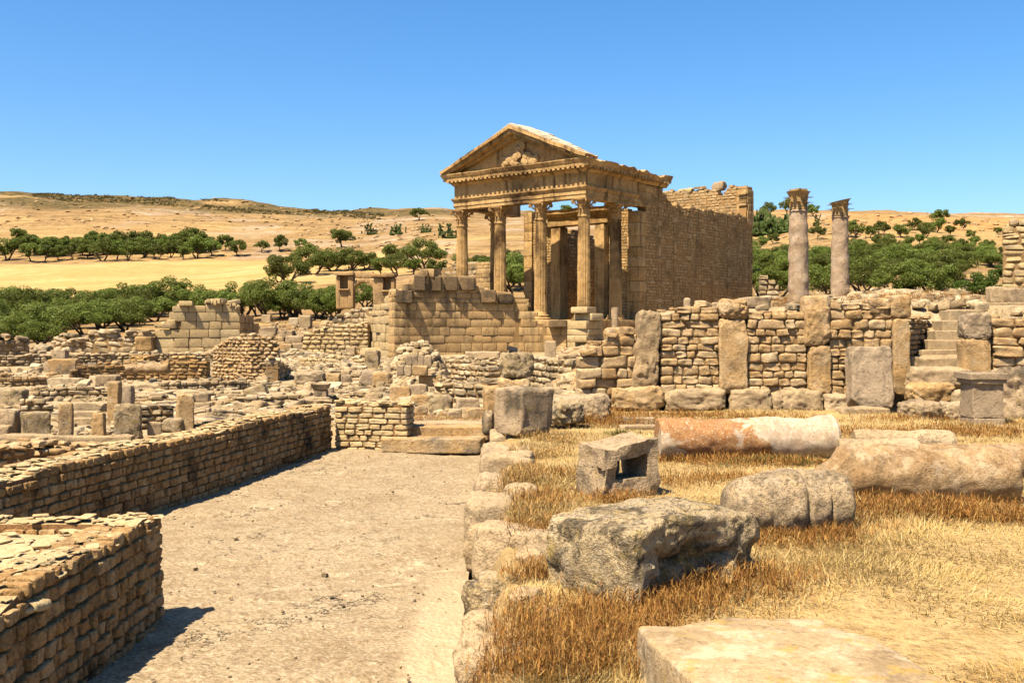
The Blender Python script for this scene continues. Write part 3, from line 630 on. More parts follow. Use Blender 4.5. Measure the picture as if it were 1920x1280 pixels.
# grooved drum
def drum_rock():
    seg, nL = 80, 90; Ln = 1.0; V = []
    for i in range(nL):
        u_ = i/(nL-1); r = .285*float(np.interp(u_, [0, .12, .3, .55, .8, 1], [.68, .84, .96, 1.0, .95, .90]))
        if u_ < .06: r *= .7+.3*math.sqrt(u_/.06)
        for (c_, w_, d_) in ((.30, .012, .008), (.60, .022, .034), (.80, .012, .026)): r -= d_*math.exp(-((u_-c_)/w_)**2)
        if u_ > .96: r *= .7+.3*math.sqrt((1-u_)/.04+.001)
        for j in range(seg): a = 2*pi*j/seg; V.append((u_*Ln, r*cos(a), r*sin(a)))
    V = np.array(V); q = fbm(V*4+3, 4, 61)*.03+vnoise(V*18, 62)*.006; rr = np.linalg.norm(V[:, 1:], axis=1); V[:, 1:] *= (1+q/np.maximum(rr, .05))[:, None]
    F = np.array([[i*seg+j, (i+1)*seg+j, (i+1)*seg+(j+1) % seg, i*seg+(j+1) % seg] for i in range(nL-1) for j in range(seg)])
    V = np.vstack([V, [V[:seg].mean(0), V[-seg:].mean(0)]]); k = nL*seg
    T3 = np.array([[k, j, (j+1) % seg] for j in range(seg)]+[[k+1, (nL-1)*seg+(j+1) % seg, (nL-1)*seg+j] for j in range(seg)])
    V = rotz(V-[.5, 0, 0], radians(6)); V = V+np.array([xat(1473, 8.35), 8.35, .22])
    o = mk('grooved_drum', V, [F, T3], M['boulder_pale'], None, np.tile([.5, .6, .5], (len(V), 1)))
    tag(o, 'barrel shaped grey drum with deep dark grooves beside the lichen boulder', 'column drum')
M['boulder_pale'] = stone_mat('speckled_drum', (.50, .38, .24), (.57, .45, .30), (.63, .52, .36), (.20, .15, .09), .45, 4, lichen=(.44, .33, .09), lamt=.4, pale=(.64, .55, .42), pamt=.5, dark=(.10, .08, .055), damt=.5, bs=.8, bd=.02)
drum_rock()
# lichen boulder: slab-sided block with a bright sloping top, ragged dark front
def lich(U):
    U = U.copy(); P = U*np.array([1.7, 1.1, .8]); fr = np.clip(-U[:, 1], 0, 1)
    U[:, 2] += np.clip(U[:, 2], 0, 1)*(.10*vnoise(P*1.6, 3)+.12*U[:, 0]*(U[:, 0] < .3)-.22*np.clip(U[:, 0]-.45, 0, 1)-.10*fr*vnoise(P*2.3+4, 9))
    lip = .25+.25*vnoise(P*np.array([1.3, 0, 0])+2, 7)                     # ragged lip; below it the front face is broken back
    cut = sstep(lip+.25, lip-.35, U[:, 2])*fr*(.36+.40*vnoise(P*2.6, 5)+.28*vnoise(P*5.5, 6))*sstep(-1.0, -.45, U[:, 0])
    U[:, 1] += np.clip(cut*.6, 0, .34)
    U[:, 0] += .06*vnoise(P*2.5, 8)*np.clip(-U[:, 0], 0, 1)-.15*np.clip(U[:, 0], 0, 1)*np.clip(U[:, 2], 0, 1)
    return U
stone('lichen_boulder', 'large lichen covered broken block in the grass, dark ragged front, bright top', 'boulder', (.93, 6.60, -.06), (1.24, .80, .53), 'boulder', rz=radians(38), n=72, k=15, amp=.020, fr=5.5, seed=41, fn=lich, col=(.95, .5, .5), fine=.32)
# hollow block: a frame of stone pierced front to back
def hollow():
    n = 26; V = []; F = []; w, d, h = .62, .50, .56; hx0, hx1, hz0, hz1 = -.19, .20, .21, .42
    xs = np.unique(np.concatenate([np.linspace(-w/2, hx0, 8), np.linspace(hx0, hx1, 14), np.linspace(hx1, w/2, 7)])); zs = np.unique(np.concatenate([np.linspace(0, hz0, 8), np.linspace(hz0, hz1, 9), np.linspace(hz1, h, 6)])); dys = np.linspace(-d/2, d/2, 12)
    a = Acc(); idx = {}; VV = []
    def vid(p):
        k = tuple(np.round(p, 5))
        if k not in idx: idx[k] = len(VV); VV.append(p)
        return idx[k]
    FF = []
    hole = lambda x, z: hx0 < x < hx1 and hz0 < z < hz1
    for i in range(len(xs)-1):
        for k in range(len(zs)-1):
            if hole((xs[i]+xs[i+1])/2, (zs[k]+zs[k+1])/2): continue
            for y, fl in ((-d/2, 0), (d/2, 1)):
                q = [vid((xs[i], y, zs[k])), vid((xs[i+1], y, zs[k])), vid((xs[i+1], y, zs[k+1])), vid((xs[i], y, zs[k+1]))]; FF.append(q[::-1] if fl else q)
    def strip(pa, pb, fl):
        for k in range(len(dys)-1):
            q = [vid((*[pa[0]], dys[k], pa[1])), vid((pb[0], dys[k], pb[1])), vid((pb[0], dys[k+1], pb[1])), vid((pa[0], dys[k+1], pa[1]))]; FF.append(q if fl else q[::-1])
    for i in range(len(xs)-1):
        strip((xs[i], 0), (xs[i+1], 0), 0); strip((xs[i], h), (xs[i+1], h), 1)
        if hx0 <= xs[i] and xs[i+1] <= hx1: strip((xs[i], hz0), (xs[i+1], hz0), 1); strip((xs[i], hz1), (xs[i+1], hz1), 0)
    for k in range(len(zs)-1):
        strip((-w/2, zs[k]), (-w/2, zs[k+1]), 1); strip((w/2, zs[k]), (w/2, zs[k+1]), 0)
        if hz0 <= zs[k] and zs[k+1] <= hz1: strip((hx0, zs[k]), (hx0, zs[k+1]), 0); strip((hx1, zs[k]), (hx1, zs[k+1]), 1)
    V = np.array(VV); F = np.array(FF)
    V = V+.030*np.stack([fbm(V*5+10*i, 4, 71+i) for i in range(3)], 1)+.007*np.stack([vnoise(V*22+10*i, 75+i) for i in range(3)], 1)
    V[:, 2] += .06*np.clip(V[:, 0]/.3, -1, 1)*(V[:, 2] > .35)
    V = roty(V, radians(3)); V = rotz(V, radians(27))+np.array([xat(1156, 10.2), 10.2, -.03])
    bV, bF = stoneV((-.05, .17, .19), (.30, .12, .26), n=8, k=12, amp=.04, seed=5); bV = rotz(roty(bV, radians(3)), radians(27))+np.array([xat(1156, 10.2), 10.2, -.03]); F = np.vstack([F, bF+len(V)]); V = np.vstack([V, bV])
    o = mk('hollow_block', V, F, M['grey'], None, np.tile([.3, .8, .5], (len(V), 1))); tag(o, 'grey block pierced by a square hole, standing in the dry grass', 'hollow block')
hollow()
stone('flat_slab', 'big flat lichen spotted slab at the bottom of the view, nearest stone in the grass', 'slab', (1.22, 3.98, -.06), (.98, 2.0, .31), 'slab', rz=radians(10), n=60, k=20, amp=.020, fr=4, seed=43, col=(.7, .5, .5),
      fn=lambda U: np.column_stack([U[:, 0]-.10*np.clip(U[:, 1], 0, 1)*np.clip(U[:, 0], 0, 1), U[:, 1], U[:, 2]]))
def grit():
    R = random.Random(66); a = Acc(); c, d, an, ti, rn = [], [], [], [], []
    for i in range(420):
        y = 4.6+12.2*R.random()**1.3; x0 = -4.0+.13*(y-10.8) if y > 7.4 else -2.3; x = R.uniform(x0, -.45); s_ = R.uniform(.008, .03)*(1.8 if R.random() < .06 else 1)
        c.append((x, y, FZ+.012)); d.append((s_, s_*R.uniform(.6, 1), s_*R.uniform(.4, .7))); an.append(R.uniform(0, 3)); ti.append(0); rn.append((R.random(), R.random(), 1))
    place_stones(a, c, d, an, ti, rn, 2, 5, .14); tag(a.build('gravel', [M['rubble']]), 'loose grit and pebbles on the court floor', 'gravel', None, 'stuff')
grit()
# ------------------------------------------------------------------ tall wall of uprights and fieldstone panels (right)
YW = 20.75
def wx(px, Y=YW): return xat(px, Y)
RW = dict(gap=.008, n=6, k=8, amp=.12, out=.035, mort=1, tilt=.07, th=.42)
def lerpf(pts):
    a = np.array(pts, float); return lambda u: float(np.interp(u, a[:, 0], a[:, 1]))
def panel(label, p0, p1, zb, prof, seed, ch=(.12, .21), sw=(.17, .38), cap=5, y0=YW, y1=YW, **k):
    x0, x1 = xat(p0, y0), xat(p1, y1); L = math.hypot(x1-x0, y1-y0)
    pr = lerpf([((p-p0)/(p1-p0)*L, zat(y, YW)) for p, y in prof])
    return wall('fieldstone_wall', label, 'wall', [dict(pts=[(x0, y0), (x1, y1)], zb=zb, top=pr, seed=seed, ch=ch, sw=sw, cap=cap, **dict(RW, **k))], [M['rubwall'], M['fill']], 'fieldstone panels between the uprights')
panel('loose panel of round stones stepping down at the left end of the tall wall', 1088, 1192, .28, [(1088, 690), (1110, 655), (1150, 630), (1192, 612)], 51, sw=(.2, .45), ch=(.14, .24), y0=20.5)
panel('fieldstone panel between the dark leaning upright and the capped upright', 1238, 1349, .30, [(1238, 585), (1300, 578), (1349, 580)], 52)
panel('widest fieldstone panel, right of the capped upright', 1401, 1514, .30, [(1401, 578), (1430, 590), (1512, 590)], 53, ch=(.13, .2))
panel('fieldstone panel behind the large grey slab', 1555, 1674, .28, [(1555, 566), (1620, 572), (1674, 570)], 54)
def upright(label, px, yt, yb, w, d=.5, mat='ortho', z=None, ry=0., name='upright_stone', Y=YW-.02, **k):
    zb = zat(yb, Y) if z is None else z; k.setdefault('seed', int(px) % 89)
    return stone(name, label, 'upright stone', (xat(px, Y), Y+d/2-.06, zb), (w/FPX*Y, d, zat(yt, Y)-zb), mat, 'upright stones of the tall wall', n=30, ry=ry, **dict(dict(k=11, amp=.035, fr=3.2), **k))
upright('leaning dark stained upright at the left of the tall wall', 1214, 586, 738, 46, .55, 'grey_warm', ry=radians(3.5), amp=.05, k=9)
upright('yellowish upright carrying a big cap stone', 1375, 600, 741, 54, .5, k=11)
stone('cap_stone', 'big pale rounded cap stone on top of the yellowish upright', 'cap stone', (wx(1378), YW+.2, zat(601, YW)), (.62, .55, .40), 'ortho', n=24, k=4.5, amp=.07, seed=61)
upright('upper pale rounded upright of a pair, standing on another stone', 1533, 556, 651, 48, .5, seed=62, k=9)
upright('lower upright carrying the upper pale one', 1537, 651, 742, 43, .5, seed=63, k=12)
upright('narrow tall upright at the right end of the tall wall', 1690, 600, 742, 32, .45, seed=64, k=12, amp=.025)
stone('cap_stone', 'square cap block on the narrow upright', 'cap stone', (wx(1689), YW+.2, zat(600, YW)), (.40, .45, .47), 'ortho', n=20, k=9, amp=.04, seed=65)
stone('cap_stone', 'low cap block left of the square cap block', 'cap stone', (wx(1650), YW+.22, zat(590, YW)), (.45, .45, .30), 'ortho', n=18, k=8, amp=.05, seed=66)
stone('grey_slab', 'large grey flat faced slab leaning against the tall wall', 'slab', (xat(1634, 20.0), 20.15, zat(769, 20.0)), (.80, .42, 1.20), 'greyslab', rx=radians(-7), n=30, k=14, amp=.03, fr=3, seed=67)
for (px, yt, yb, w, lab, sd_) in ((1197, 731, 770, 96, 'long yellowish footing block with a raised left end', 71), (1303, 736, 770, 112, 'pale footing block in the middle, cracked across', 72), (1408, 733, 776, 82, 'white footing block with a pointed top', 73),
                                  (1503, 738, 776, 78, 'white footing block with a peaked outline right of the pointed one', 74), (1575, 742, 776, 62, 'sunlit footing block left of the grey slab', 75), (1457, 742, 774, 20, 'small footing stone squeezed between two white ones', 76)):
    Y = 20.55; z = zat(yb, Y); stone('footing_block', lab, 'footing block', (xat(px, Y), Y+.2, z-.03), (w/FPX*Y, .6, zat(yt, Y)-z+.03), 'white' if sd_ != 71 else 'ortho', 'footing blocks under the tall wall', n=20, k=7, amp=.06, seed=sd_)
def gb(name, label, cat, px0, px1, yt, yb, mat='ortho', Y=None, dr=.8, rz=0., group=None, sink=.03, **k):
    """a block sighted from its outline, standing on the ground (or at distance Y)"""
    pm = (px0+px1)/2; Yb = gp(pm, yb)[1] if Y is None else Y; w = (px1-px0)/FPX*Yb; z = zat(yb, Yb)-sink
    k.setdefault('seed', int(px0*7+yt*13) % 971); k.setdefault('n', 14); k.setdefault('k', 9); k.setdefault('amp', .04)
    cr, sr = abs(cos(rz)), abs(sin(rz)); wd = w/(cr+sr*dr); d = wd*dr
    return stone(name, label, cat, (xat(pm, Yb), Yb+(wd*sr+d*cr)/2, z), (wd, d, zat(yt, Yb)-z), mat, group, rz=rz, **k)
gb('flat_block', 'flat white block lying in front of the grey slab, upper', 'block', 1578, 1672, 766, 790, 'white', Y=19.4, dr=.5, k=8)
gb('flat_block', 'long thin pale block edge in the grass below the flat white block', 'block', 1572, 1700, 788, 800, 'white', Y=18.6, dr=.4)
gb('boulder', 'dark bellied rounded boulder right of the grey slab', 'boulder', 1700, 1772, 757, 792, 'grey', Y=18.2, k=4, amp=.07, n=20)
gb('boulder', 'grey boulder touching the pedestal on its left', 'boulder', 1770, 1824, 757, 792, 'grey', Y=18.4, k=4.5, amp=.07, n=18)
gb('boulder', 'wide sunlit boulder under the white topped block', 'boulder', 1716, 1800, 722, 758, 'ortho', Y=19.6, k=4.5, amp=.06, n=18)
gb('boulder', 'small pale wedge stone by the sunlit boulder', 'boulder', 1790, 1818, 734, 764, 'white', Y=19.3, k=4, amp=.07)
gb('stone_block', 'long white topped block below the staircase', 'block', 1708, 1826, 694, 728, 'white', Y=20.2, dr=.55, k=9, n=22)
gb('stone_block', 'broad pale stepped block at the foot of the staircase', 'block', 1704, 1834, 672, 698, 'white', Y=20.9, dr=.5, k=12, n=22)
# staircase: each tread a part
st = empty('staircase', (xat(1790, 21.6), 21.6, zat(674, 21.6)), 'worn stone staircase climbing to the terrace on the right', 'staircase')
sy = [656, 638, 620, 601, 582]
for i, y in enumerate(sy):
    Y = 21.6+i*.34; xl_ = 1728+i*13; x0, x1 = xat(xl_, Y), xat(1836, Y); zt = zat(y, Y)
    V, F = stoneV(((x0+x1)/2, Y+.30, zt-.26), (x1-x0, .62, .26), n=20, k=22, amp=.012, fr=3, seed=80+i); mk('tread', V, F, M['tread'], st, np.tile([.5+.1*i, .5, .5], (len(V), 1)))
wall('stair_wall', 'shaded side wall of thin courses left of the staircase', 'wall', [dict(pts=[(xat(1708, 21.3), 21.3), (xat(1757, 23.4), 23.6)], zb=zat(676, 21.3), top=zat(597, 21.5), th=.4, seed=81, ch=(.09, .13), sw=(.2, .4), gap=.02, n=5, k=5, amp=.1, out=.02, mort=1, cap=6)], [M['rubwall'], M['fill']])
for i, (y, Y, p0) in enumerate(((567, 23.9, 1785), (581, 23.45, 1774))):
    x0, x1 = xat(p0, Y), xat(2080, Y); zt = zat(y, Y); V, F = stoneV(((x0+x1)/2, Y+.35, zt-.3), (x1-x0, .75, .3), n=30, k=26, amp=.006, fr=4, seed=85+i)
    tag(mk('long_step', V, F, M['tread'], None, np.tile([.5, .5, .5], (len(V), 1))), ['topmost long stone step at the edge of the terrace', 'long stone step just under the topmost one'][i], 'step')
# pier and pedestal
gb('pier_block', 'dark weathered block on top of the pier right of the staircase', 'block', 1811, 1861, 588, 636, 'greyslab', Y=20.3, k=8, amp=.05, n=22, sink=0)
gb('pier_block', 'lower pale block of the pier, behind the pedestal', 'block', 1809, 1861, 637, 712, 'ortho', Y=20.3, k=11, amp=.03, n=22)
ped = empty('pedestal', (xat(1852, 17.2), 17.4, zat(815, 17.2)), 'grey moulded stone pedestal standing in the grass at the right', 'pedestal')
def pbox(nm, px0, px1, yt, yb, d, seed, am=.012):
    Y = 17.2; V, F = stoneV((xat((px0+px1)/2, Y), 17.45, zat(yb, Y)), ((px1-px0)/FPX*Y, d, zat(yt, Y)-zat(yb, Y)), n=22, k=22, amp=am, fr=4, seed=seed); mk(nm, V, F, M['greyslab'], ped, np.tile([.6, .5, .5], (len(V), 1)))
pbox('base', 1823, 1888, 797, 815, .66, 91); pbox('base_moulding', 1826, 1884, 785, 798, .60, 92); pbox('die', 1824, 1882, 719, 786.5, .54, 93, .02); pbox('cap_moulding', 1820, 1886, 711, 720, .62, 94); pbox('cap', 1816, 1890, 700, 712, .68, 95)
panel('fieldstone panel at the far right, behind the pedestal', 1862, 2010, .5, [(1862, 598), (1900, 590), (2010, 588)], 55, y0=20.4, y1=20.3, sw=(.22, .5), ch=(.16, .26))
gb('stone_block', 'large rough grey block right of the pedestal at the picture edge', 'block', 1884, 1990, 696, 802, 'grey', Y=18.6, dr=.6, k=7, amp=.06, n=26)
gb('pedestal_block', 'square block on the terrace edge under the tall pier', 'block', 1858, 1888, 538, 566, 'tread', Y=25.5, k=14, n=12)
gb('pedestal_block', 'dark square block next to the picture edge, under the tall pier', 'block', 1889, 1960, 541, 567, 'grey', Y=25.3, k=12, n=12, dr=.5)
wall('tall_pier', 'tall sunlit masonry pier cut by the right picture edge', 'pier', [dict(pts=[(xat(1889, 27), 27.3), (xat(1990, 27), 26.6)], zb=zat(545, 27), top=zat(421, 27), th=1.0, seed=56, ch=(.14, .2), sw=(.25, .6), gap=.012, n=4, k=8, amp=.06, out=.015, mort=1, cap=5)], [M['pashlar'], M['fill']])
gb('round_stone', 'round white stone perched on the tall pier', 'stone', 1895, 1912, 409, 423, 'white', Y=27.2, k=2.5, n=8)
# terrace things seen over the wall
gb('dark_slab', 'dark flat slab on the terrace behind the cap stone', 'slab', 1385, 1446, 558, 576, 'grey', Y=24, dr=.5, k=14)
gb('small_pillar', 'tiny moulded stump on the wall top against the temple side', 'stump', 1283, 1296, 558, 580, 'white', Y=22.5, k=4, n=8, dr=1)
gb('pillar_stub', 'square pale stub by the tiny stump behind the wall', 'stub', 1336, 1350, 567, 586, 'white', Y=22.5, k=14, n=6)
wall('stacked_pillar', 'crumbled stacked stone pillar left of the standing columns', 'pillar', [dict(pts=[(xat(1424, 29), 29), (xat(1460, 29), 28.9)], zb=zat(585, 29), top=lerpf([(0, zat(516, 29)), (.35, zat(522, 29)), (.6, zat(545, 29))]), th=.5, seed=57, ch=(.11, .17), sw=(.14, .3), gap=.015, n=4, k=8, amp=.08, out=.03, mort=1)], [M['rubble'], M['fill']])
def heap(name, label, px0, px1, py0, py1, n, s0, s1, mat='rubble', seed=1, up=0., flat=.6, prof=None, nn=5):
    """loose stones nobody could count, lying on the ground between outlines"""
    R = random.Random(seed); a = Acc(); c, d, an, ti, rn = [], [], [], [], []
    pq = np.array([(R.uniform(px0, px1), R.uniform(py0, py1)) for i in range(n)]); PG = gpv(pq[:, 0], pq[:, 1])
    for i in range(n):
        px, py = pq[i]; p = PG[i]; s = R.uniform(s0, s1)*(1 if R.random() > .1 else 1.5)
        dz = up*R.random()*(prof(px) if prof else 1)
        c.append((p[0], p[1], p[2]+s*.06+dz)); d.append((s, s*R.uniform(.6, 1), s*R.uniform(.35, .75)*flat/.6)); an.append(R.uniform(0, 3.1)); ti.append(R.gauss(0, .18)); rn.append((R.random(), R.random(), 1))
    place_stones(a, c, d, an, ti, rn, nn, 7, .14)
    return tag(a.build(name, M[mat]), label, 'rubble', None, 'stuff')
heap('rubble', 'pale loose rubble on the terrace behind the tall wall', 1240, 1840, 545, 580, 420, .12, .4, 'rubble', 3)
heap('rubble', 'low bank of loose stones beneath the right olive grove', 1600, 1850, 545, 560, 260, .2, .6, 'rubble', 4)
heap('rubble', 'scree of small stones sliding down left of the tall wall', 1040, 1200, 612, 735, 700, .08, .26, 'rubwall', 5)
# ------------------------------------------------------------------ column capitals (leafy, worn)
def capital(acc, c, r0, h, w, seed, ang=0., worn=.03, lod=1, cut=None):
    """bell, two rings of curled leaves, corner scrolls and a concave-sided abacus"""
    R = random.Random(seed); A2 = Acc()
    V, F = lathe([(r0*.96, 0), (r0*1.08, .02*h), (r0*1.08, .06*h), (r0*.95, .09*h), (r0*.98, .5*h), (r0*1.15, .75*h), (r0*1.4, .87*h)], 24); A2.add(V, F)
    def leaf(a, z0, hl, wl, curl, rr):
        n = 6; P = []; 
        for i in range(n+1):
            t = i/n; rad = rr+curl*max(0, t-.45)**2*3.2; z = z0+hl*(t-.55*max(0, t-.72)*t*1.9); ww = wl*(1-.55*t**2)*(1+.15*sin(i*2.6))
            for s_ in (-1, -.4, .4, 1): P.append((rad-.02*abs(s_)+(.018*r0/.4 if abs(s_) < .5 else 0), s_*ww, z))
        P = np.array(P); B = P.copy(); B[:, 0] -= .10*r0; V = np.vstack([P, B]); m = len(P); Fq = []
        for i in range(n):
            for j in range(3):
                q = [i*4+j, i*4+j+1, (i+1)*4+j+1, (i+1)*4+j]; Fq.append(q); Fq.append([x+m for x in q[::-1]])
            Fq += [[i*4, (i+1)*4, (i+1)*4+m, i*4+m], [i*4+3, i*4+3+m, (i+1)*4+3+m, (i+1)*4+3]]
        Fq += [[n*4+j, n*4+j+1, n*4+j+1+m, n*4+j+m][::-1] for j in range(3)]
        A2.add(rotz(V, a), np.array(Fq))
    for k in range(8): leaf(k*pi/4+ang, .07*h, .40*h, r0*.36, r0*.75, r0*1.0)
    for k in range(8): leaf(k*pi/4+pi/8+ang, .15*h, .62*h, r0*.32, r0*.85, r0*1.02)
    for k in range(4):
        a = ang+pi/4+k*pi/2; V, F = lathe([(.05*w, -.045*w), (.105*w, -.04*w), (.12*w, 0), (.105*w, .04*w), (.05*w, .045*w)], 12)
        V = rotx(V, pi/2); V = V+np.array([w*.60, 0, h*.80]); A2.add(rotz(V, a), F)
        A2.add(*(lambda t: (rotz(t[0], a), t[1]))(tube([(r0*.9, 0, h*.5), (w*.5, 0, h*.72), (w*.60, 0, h*.84)], [.05*w, .05*w, .06*w], 6)))
    m = 9; top = []
    for k in range(4):
        for i in range(m):
            t = -.84+1.68*i/(m-1); x = t*w*.53; y = -w*.53+.09*w*(1-t*t); p = rotz(np.array([[x, y, 0]]), ang+k*pi/2)[0]; top.append(p)
    top = np.array(top); n = len(top); V = np.vstack([top*[.94, .94, 1]+[0, 0, h*.86], top+[0, 0, h*.90], top+[0, 0, h], [[0, 0, h*.86], [0, 0, h]]])
    Fq = [[l*n+i, l*n+(i+1) % n, (l+1)*n+(i+1) % n, (l+1)*n+i] for l in range(2) for i in range(n)]
    A2.add(V, [np.array(Fq), np.array([[3*n, (i+1) % n, i] for i in range(n)]+[[3*n+1, 2*n+i, 2*n+(i+1) % n] for i in range(n)])])
    V = np.concatenate(A2.V); V = V+worn*np.stack([fbm(V*6/max(.3, w)+seed+10*i, 3, seed+i) for i in range(3)], 1)*w
    if cut is not None: V = cut(V)
    F = [np.concatenate(v) for v in A2.F.values()]
    rn = np.column_stack([.35+.3*vnoise(V*8, seed), .5+.5*vnoise(V*3, seed+1), .5+0*V[:, 0]])
    acc.add(V+np.array(c, float), F, np.clip(rn, 0, 1)); return acc
def shaft(c, r0, r1, h, seed, flutes=0, seg=48, nz=40, rough=.012, bands=True):
    prof = []; 
    for i in range(nz+1):
        t = i/nz; r = r0+(r1-r0)*t+.012*r0*sin(pi*t)*2
        prof.append((r, t*h))
    if bands: prof = [(r0*1.06, 0), (r0*1.06, .012*h)]+[(r, z*.96+.018*h) for r, z in prof]+[(r1*1.10, .982*h), (r1*1.12, .99*h), (r1*1.05, h)]
    if flutes:
        seg = flutes*5; rf = lambda th, z: np.where((z > .03*h) & (z < .965*h), 1-.13*np.clip(np.sin(th*flutes/2)**2*1.25-.25, 0, 1), 1.)
    else: rf = None
    V, F = lathe(prof, seg, (0, 0, 0), rf)
    q = rough*(fbm(V*2.6/max(.5, r0*2)+seed, 4, seed)); r = np.maximum(np.linalg.norm(V[:, :2], axis=1), 1e-3); V[:, :2] *= (1+q/np.maximum(r, .1)*1.)[:, None]
    cc = np.column_stack([np.clip(.5+.35*vnoise(V*1.2+seed, seed+4), 0, 1), np.clip(.5+.5*vnoise(V*.8+seed, seed+5), 0, 1), V[:, 2]/h]); return V+np.array(c, float), F, cc
def standing(label, px, yb, ys_, yt, dia, Y, seed, cut=None, cw=38):
    x = xat(px, Y); z0, z1, z2 = zat(yb, Y)-.15, zat(ys_, Y), zat(yt, Y); r = dia/2/FPX*Y
    e = empty('standing_column', (x, Y, z0), label, 'column')
    V, F, c = shaft((x, Y, z0), r, r*.88, z1-z0, seed, rough=.02); mk('shaft', V, F, M['shaft'], e, c)
    a = Acc(); capital(a, (x, Y, z1), r*.86, z2-z1, cw/FPX*Y*.66, seed, .5, .03, cut=cut); a.build('capital', M['cap'], e)
M['shaft'] = stone_mat('plain_shaft', (.44, .335, .235), (.48, .375, .27), (.52, .42, .31), (.30, .19, .105), .75, 1.5, pale=(.62, .53, .43), pamt=.6, bd=.02)
M['cap'] = stone_mat('leafy_capital', (.50, .34, .15), (.58, .41, .20), (.64, .48, .26), (.12, .085, .045), .45, 3, bd=.02)
standing('left of the two standing columns, taller, its leafy capital intact', 1497, 572, 394, 355, 37, 27, 101)
standing('right of the two standing columns, its capital broken off slantwise on the left', 1575, 548, 406, 367, 33, 30, 102, cw=37,
         cut=lambda V: np.column_stack([V[:, 0], V[:, 1], np.minimum(V[:, 2], 0.46+.22*V[:, 0])]))
# ------------------------------------------------------------------ temple
TO = np.array([-3.43, 70.4]); E1 = np.array([.778, -.628]); E2 = np.array([.628, .778]); Z0 = 2.1
def tp(a, b): return TO+E1*a+E2*b
def tw(V):
    V = np.asarray(V, float); return np.column_stack([TO[0]+E1[0]*V[:, 0]+E2[0]*V[:, 1], TO[1]+E1[1]*V[:, 0]+E2[1]*V[:, 1], V[:, 2]])
TR = math.atan2(E1[1], E1[0])
temple = empty('temple', (*tp(5.1, 0), -.9), 'ruined temple with a pedimented porch of fluted columns, highest building of the site', 'temple')
def tmass(name, pts, zb, top, th, seed, mats=('twall', 'tmortar'), parent=temple, **k):
    a = Acc(); masonry(a, [tp(*p) for p in pts], zb, top, th, seed=seed, **dict(dict(ch=(.17, .25), sw=(.2, .48), gap=.025, n=2, k=9, amp=.05, out=.02, mort=1, tilt=.01), **k))
    return a.build(name, [M[m] for m in mats], parent)
BIG = dict(ch=(.5, .62), sw=(.8, 1.6), gap=.015, n=3, k=26, amp=.025, out=.012)
tmass('podium', [(-.9, -.9), (11.1, -.9), (11.1, 23.4)], -1.2, Z0-.02, .8, 201, ('temple', 'tmortar'), **BIG)
V, F = prism([tp(-.8, -.2), tp(11.0, -.2)], 23.3, -1.2, Z0-.06); mk('podium_floor', V, F, M['temple'], temple)
# columns: shaft with base and capital as its pieces
CH, CB, CC = 9.75-Z0, .42, 1.04
sv, sf, sc_ = shaft((0, 0, CB), .425, .365, CH-CB-CC, 5, flutes=24, nz=46, rough=.012)
bV, bF = lathe([(.62, 0), (.62, .12), (.60, .13), (.63, .17), (.60, .23), (.52, .26), (.50, .30), (.55, .33), (.55, .38), (.46, .42)], 40)
sq = np.abs(bV[:, 2]) < .125; bV[sq, :2] = np.sign(bV[sq, :2])*np.minimum(1, np.abs(bV[sq, :2])/.43)*.60
ca = Acc(); capital(ca, (0, 0, CH-CC), .365, CC, 1.12, 9, 0, .022)
me_s = mesh('shaft', sv, F=sf, mats=M['temple'], col=sc_); me_b = mesh('base', bV, bF, M['temple'], np.tile([.5, .5, .5], (len(bV), 1)))
me_c = mesh('capital', np.concatenate(ca.V)-[0, 0, CH-CC], [np.concatenate(v) for v in ca.F.values()], M['tcap'], np.concatenate(ca.C))
for (a_, b_) in ((10.19, 0), (6.8, 0), (3.4, 0), (0, 0), (10.19, 3.6), (0, 3.6)):
    p = tp(a_, b_); o = bpy.data.objects.new('column', me_s); COL.objects.link(o); o.parent = temple; o.location = np.array([p[0], p[1], Z0])-wloc(temple); o.rotation_euler.z = TR
    for nm, me, z in (('base', me_b, 0), ('capital', me_c, CH-CC)):
        q = bpy.data.objects.new(nm, me); COL.objects.link(q); q.parent = o; q.location = (0, 0, z)
def sweep(prof, path, step=.3, amp=.012, seed=0, ragged=None, joints=0.):
    """closed (outward, z) profile swept along a local (a,b) path with mitred corners"""
    P = np.array(path, float); pts = []; offs = []
    nrm = []
    for i in range(len(P)-1): t = P[i+1]-P[i]; t /= np.linalg.norm(t); nrm.append(np.array([t[1], -t[0]]))
    for i in range(len(P)-1):
        L = np.linalg.norm(P[i+1]-P[i]); n = max(2, int(L/step)); n0 = nrm[i]
        m0 = n0 if i == 0 else (nrm[i-1]+n0)/(1+nrm[i-1] @ n0); m1 = n0 if i == len(P)-2 else (nrm[i+1]+n0)/(1+nrm[i+1] @ n0)
        for k in range(n+(1 if i == len(P)-2 else 0)):
            t = k/n; pts.append(P[i]*(1-t)+P[i+1]*t); offs.append(m0 if k == 0 else (m1 if k == n else n0))
    pts = np.array(pts); offs = np.array(offs); pr = np.array(prof, float); n, m = len(pts), len(pr)
    V = np.concatenate([np.column_stack([pts+offs*o, np.full(n, z)]) for o, z in pr])
    F = [[j*n+i, j*n+i+1, ((j+1) % m)*n+i+1, ((j+1) % m)*n+i] for j in range(m) for i in range(n-1)]
    C1, C2 = [j*n for j in range(m)], [j*n+n-1 for j in range(m)]
    V += amp*np.stack([fbm(V*1.6+7*i+seed, 3, seed+i) for i in range(3)], 1)
    if ragged: V = ragged(V)
    return V, [np.array(F), np.array([C1[::-1]]), np.array([C2])]
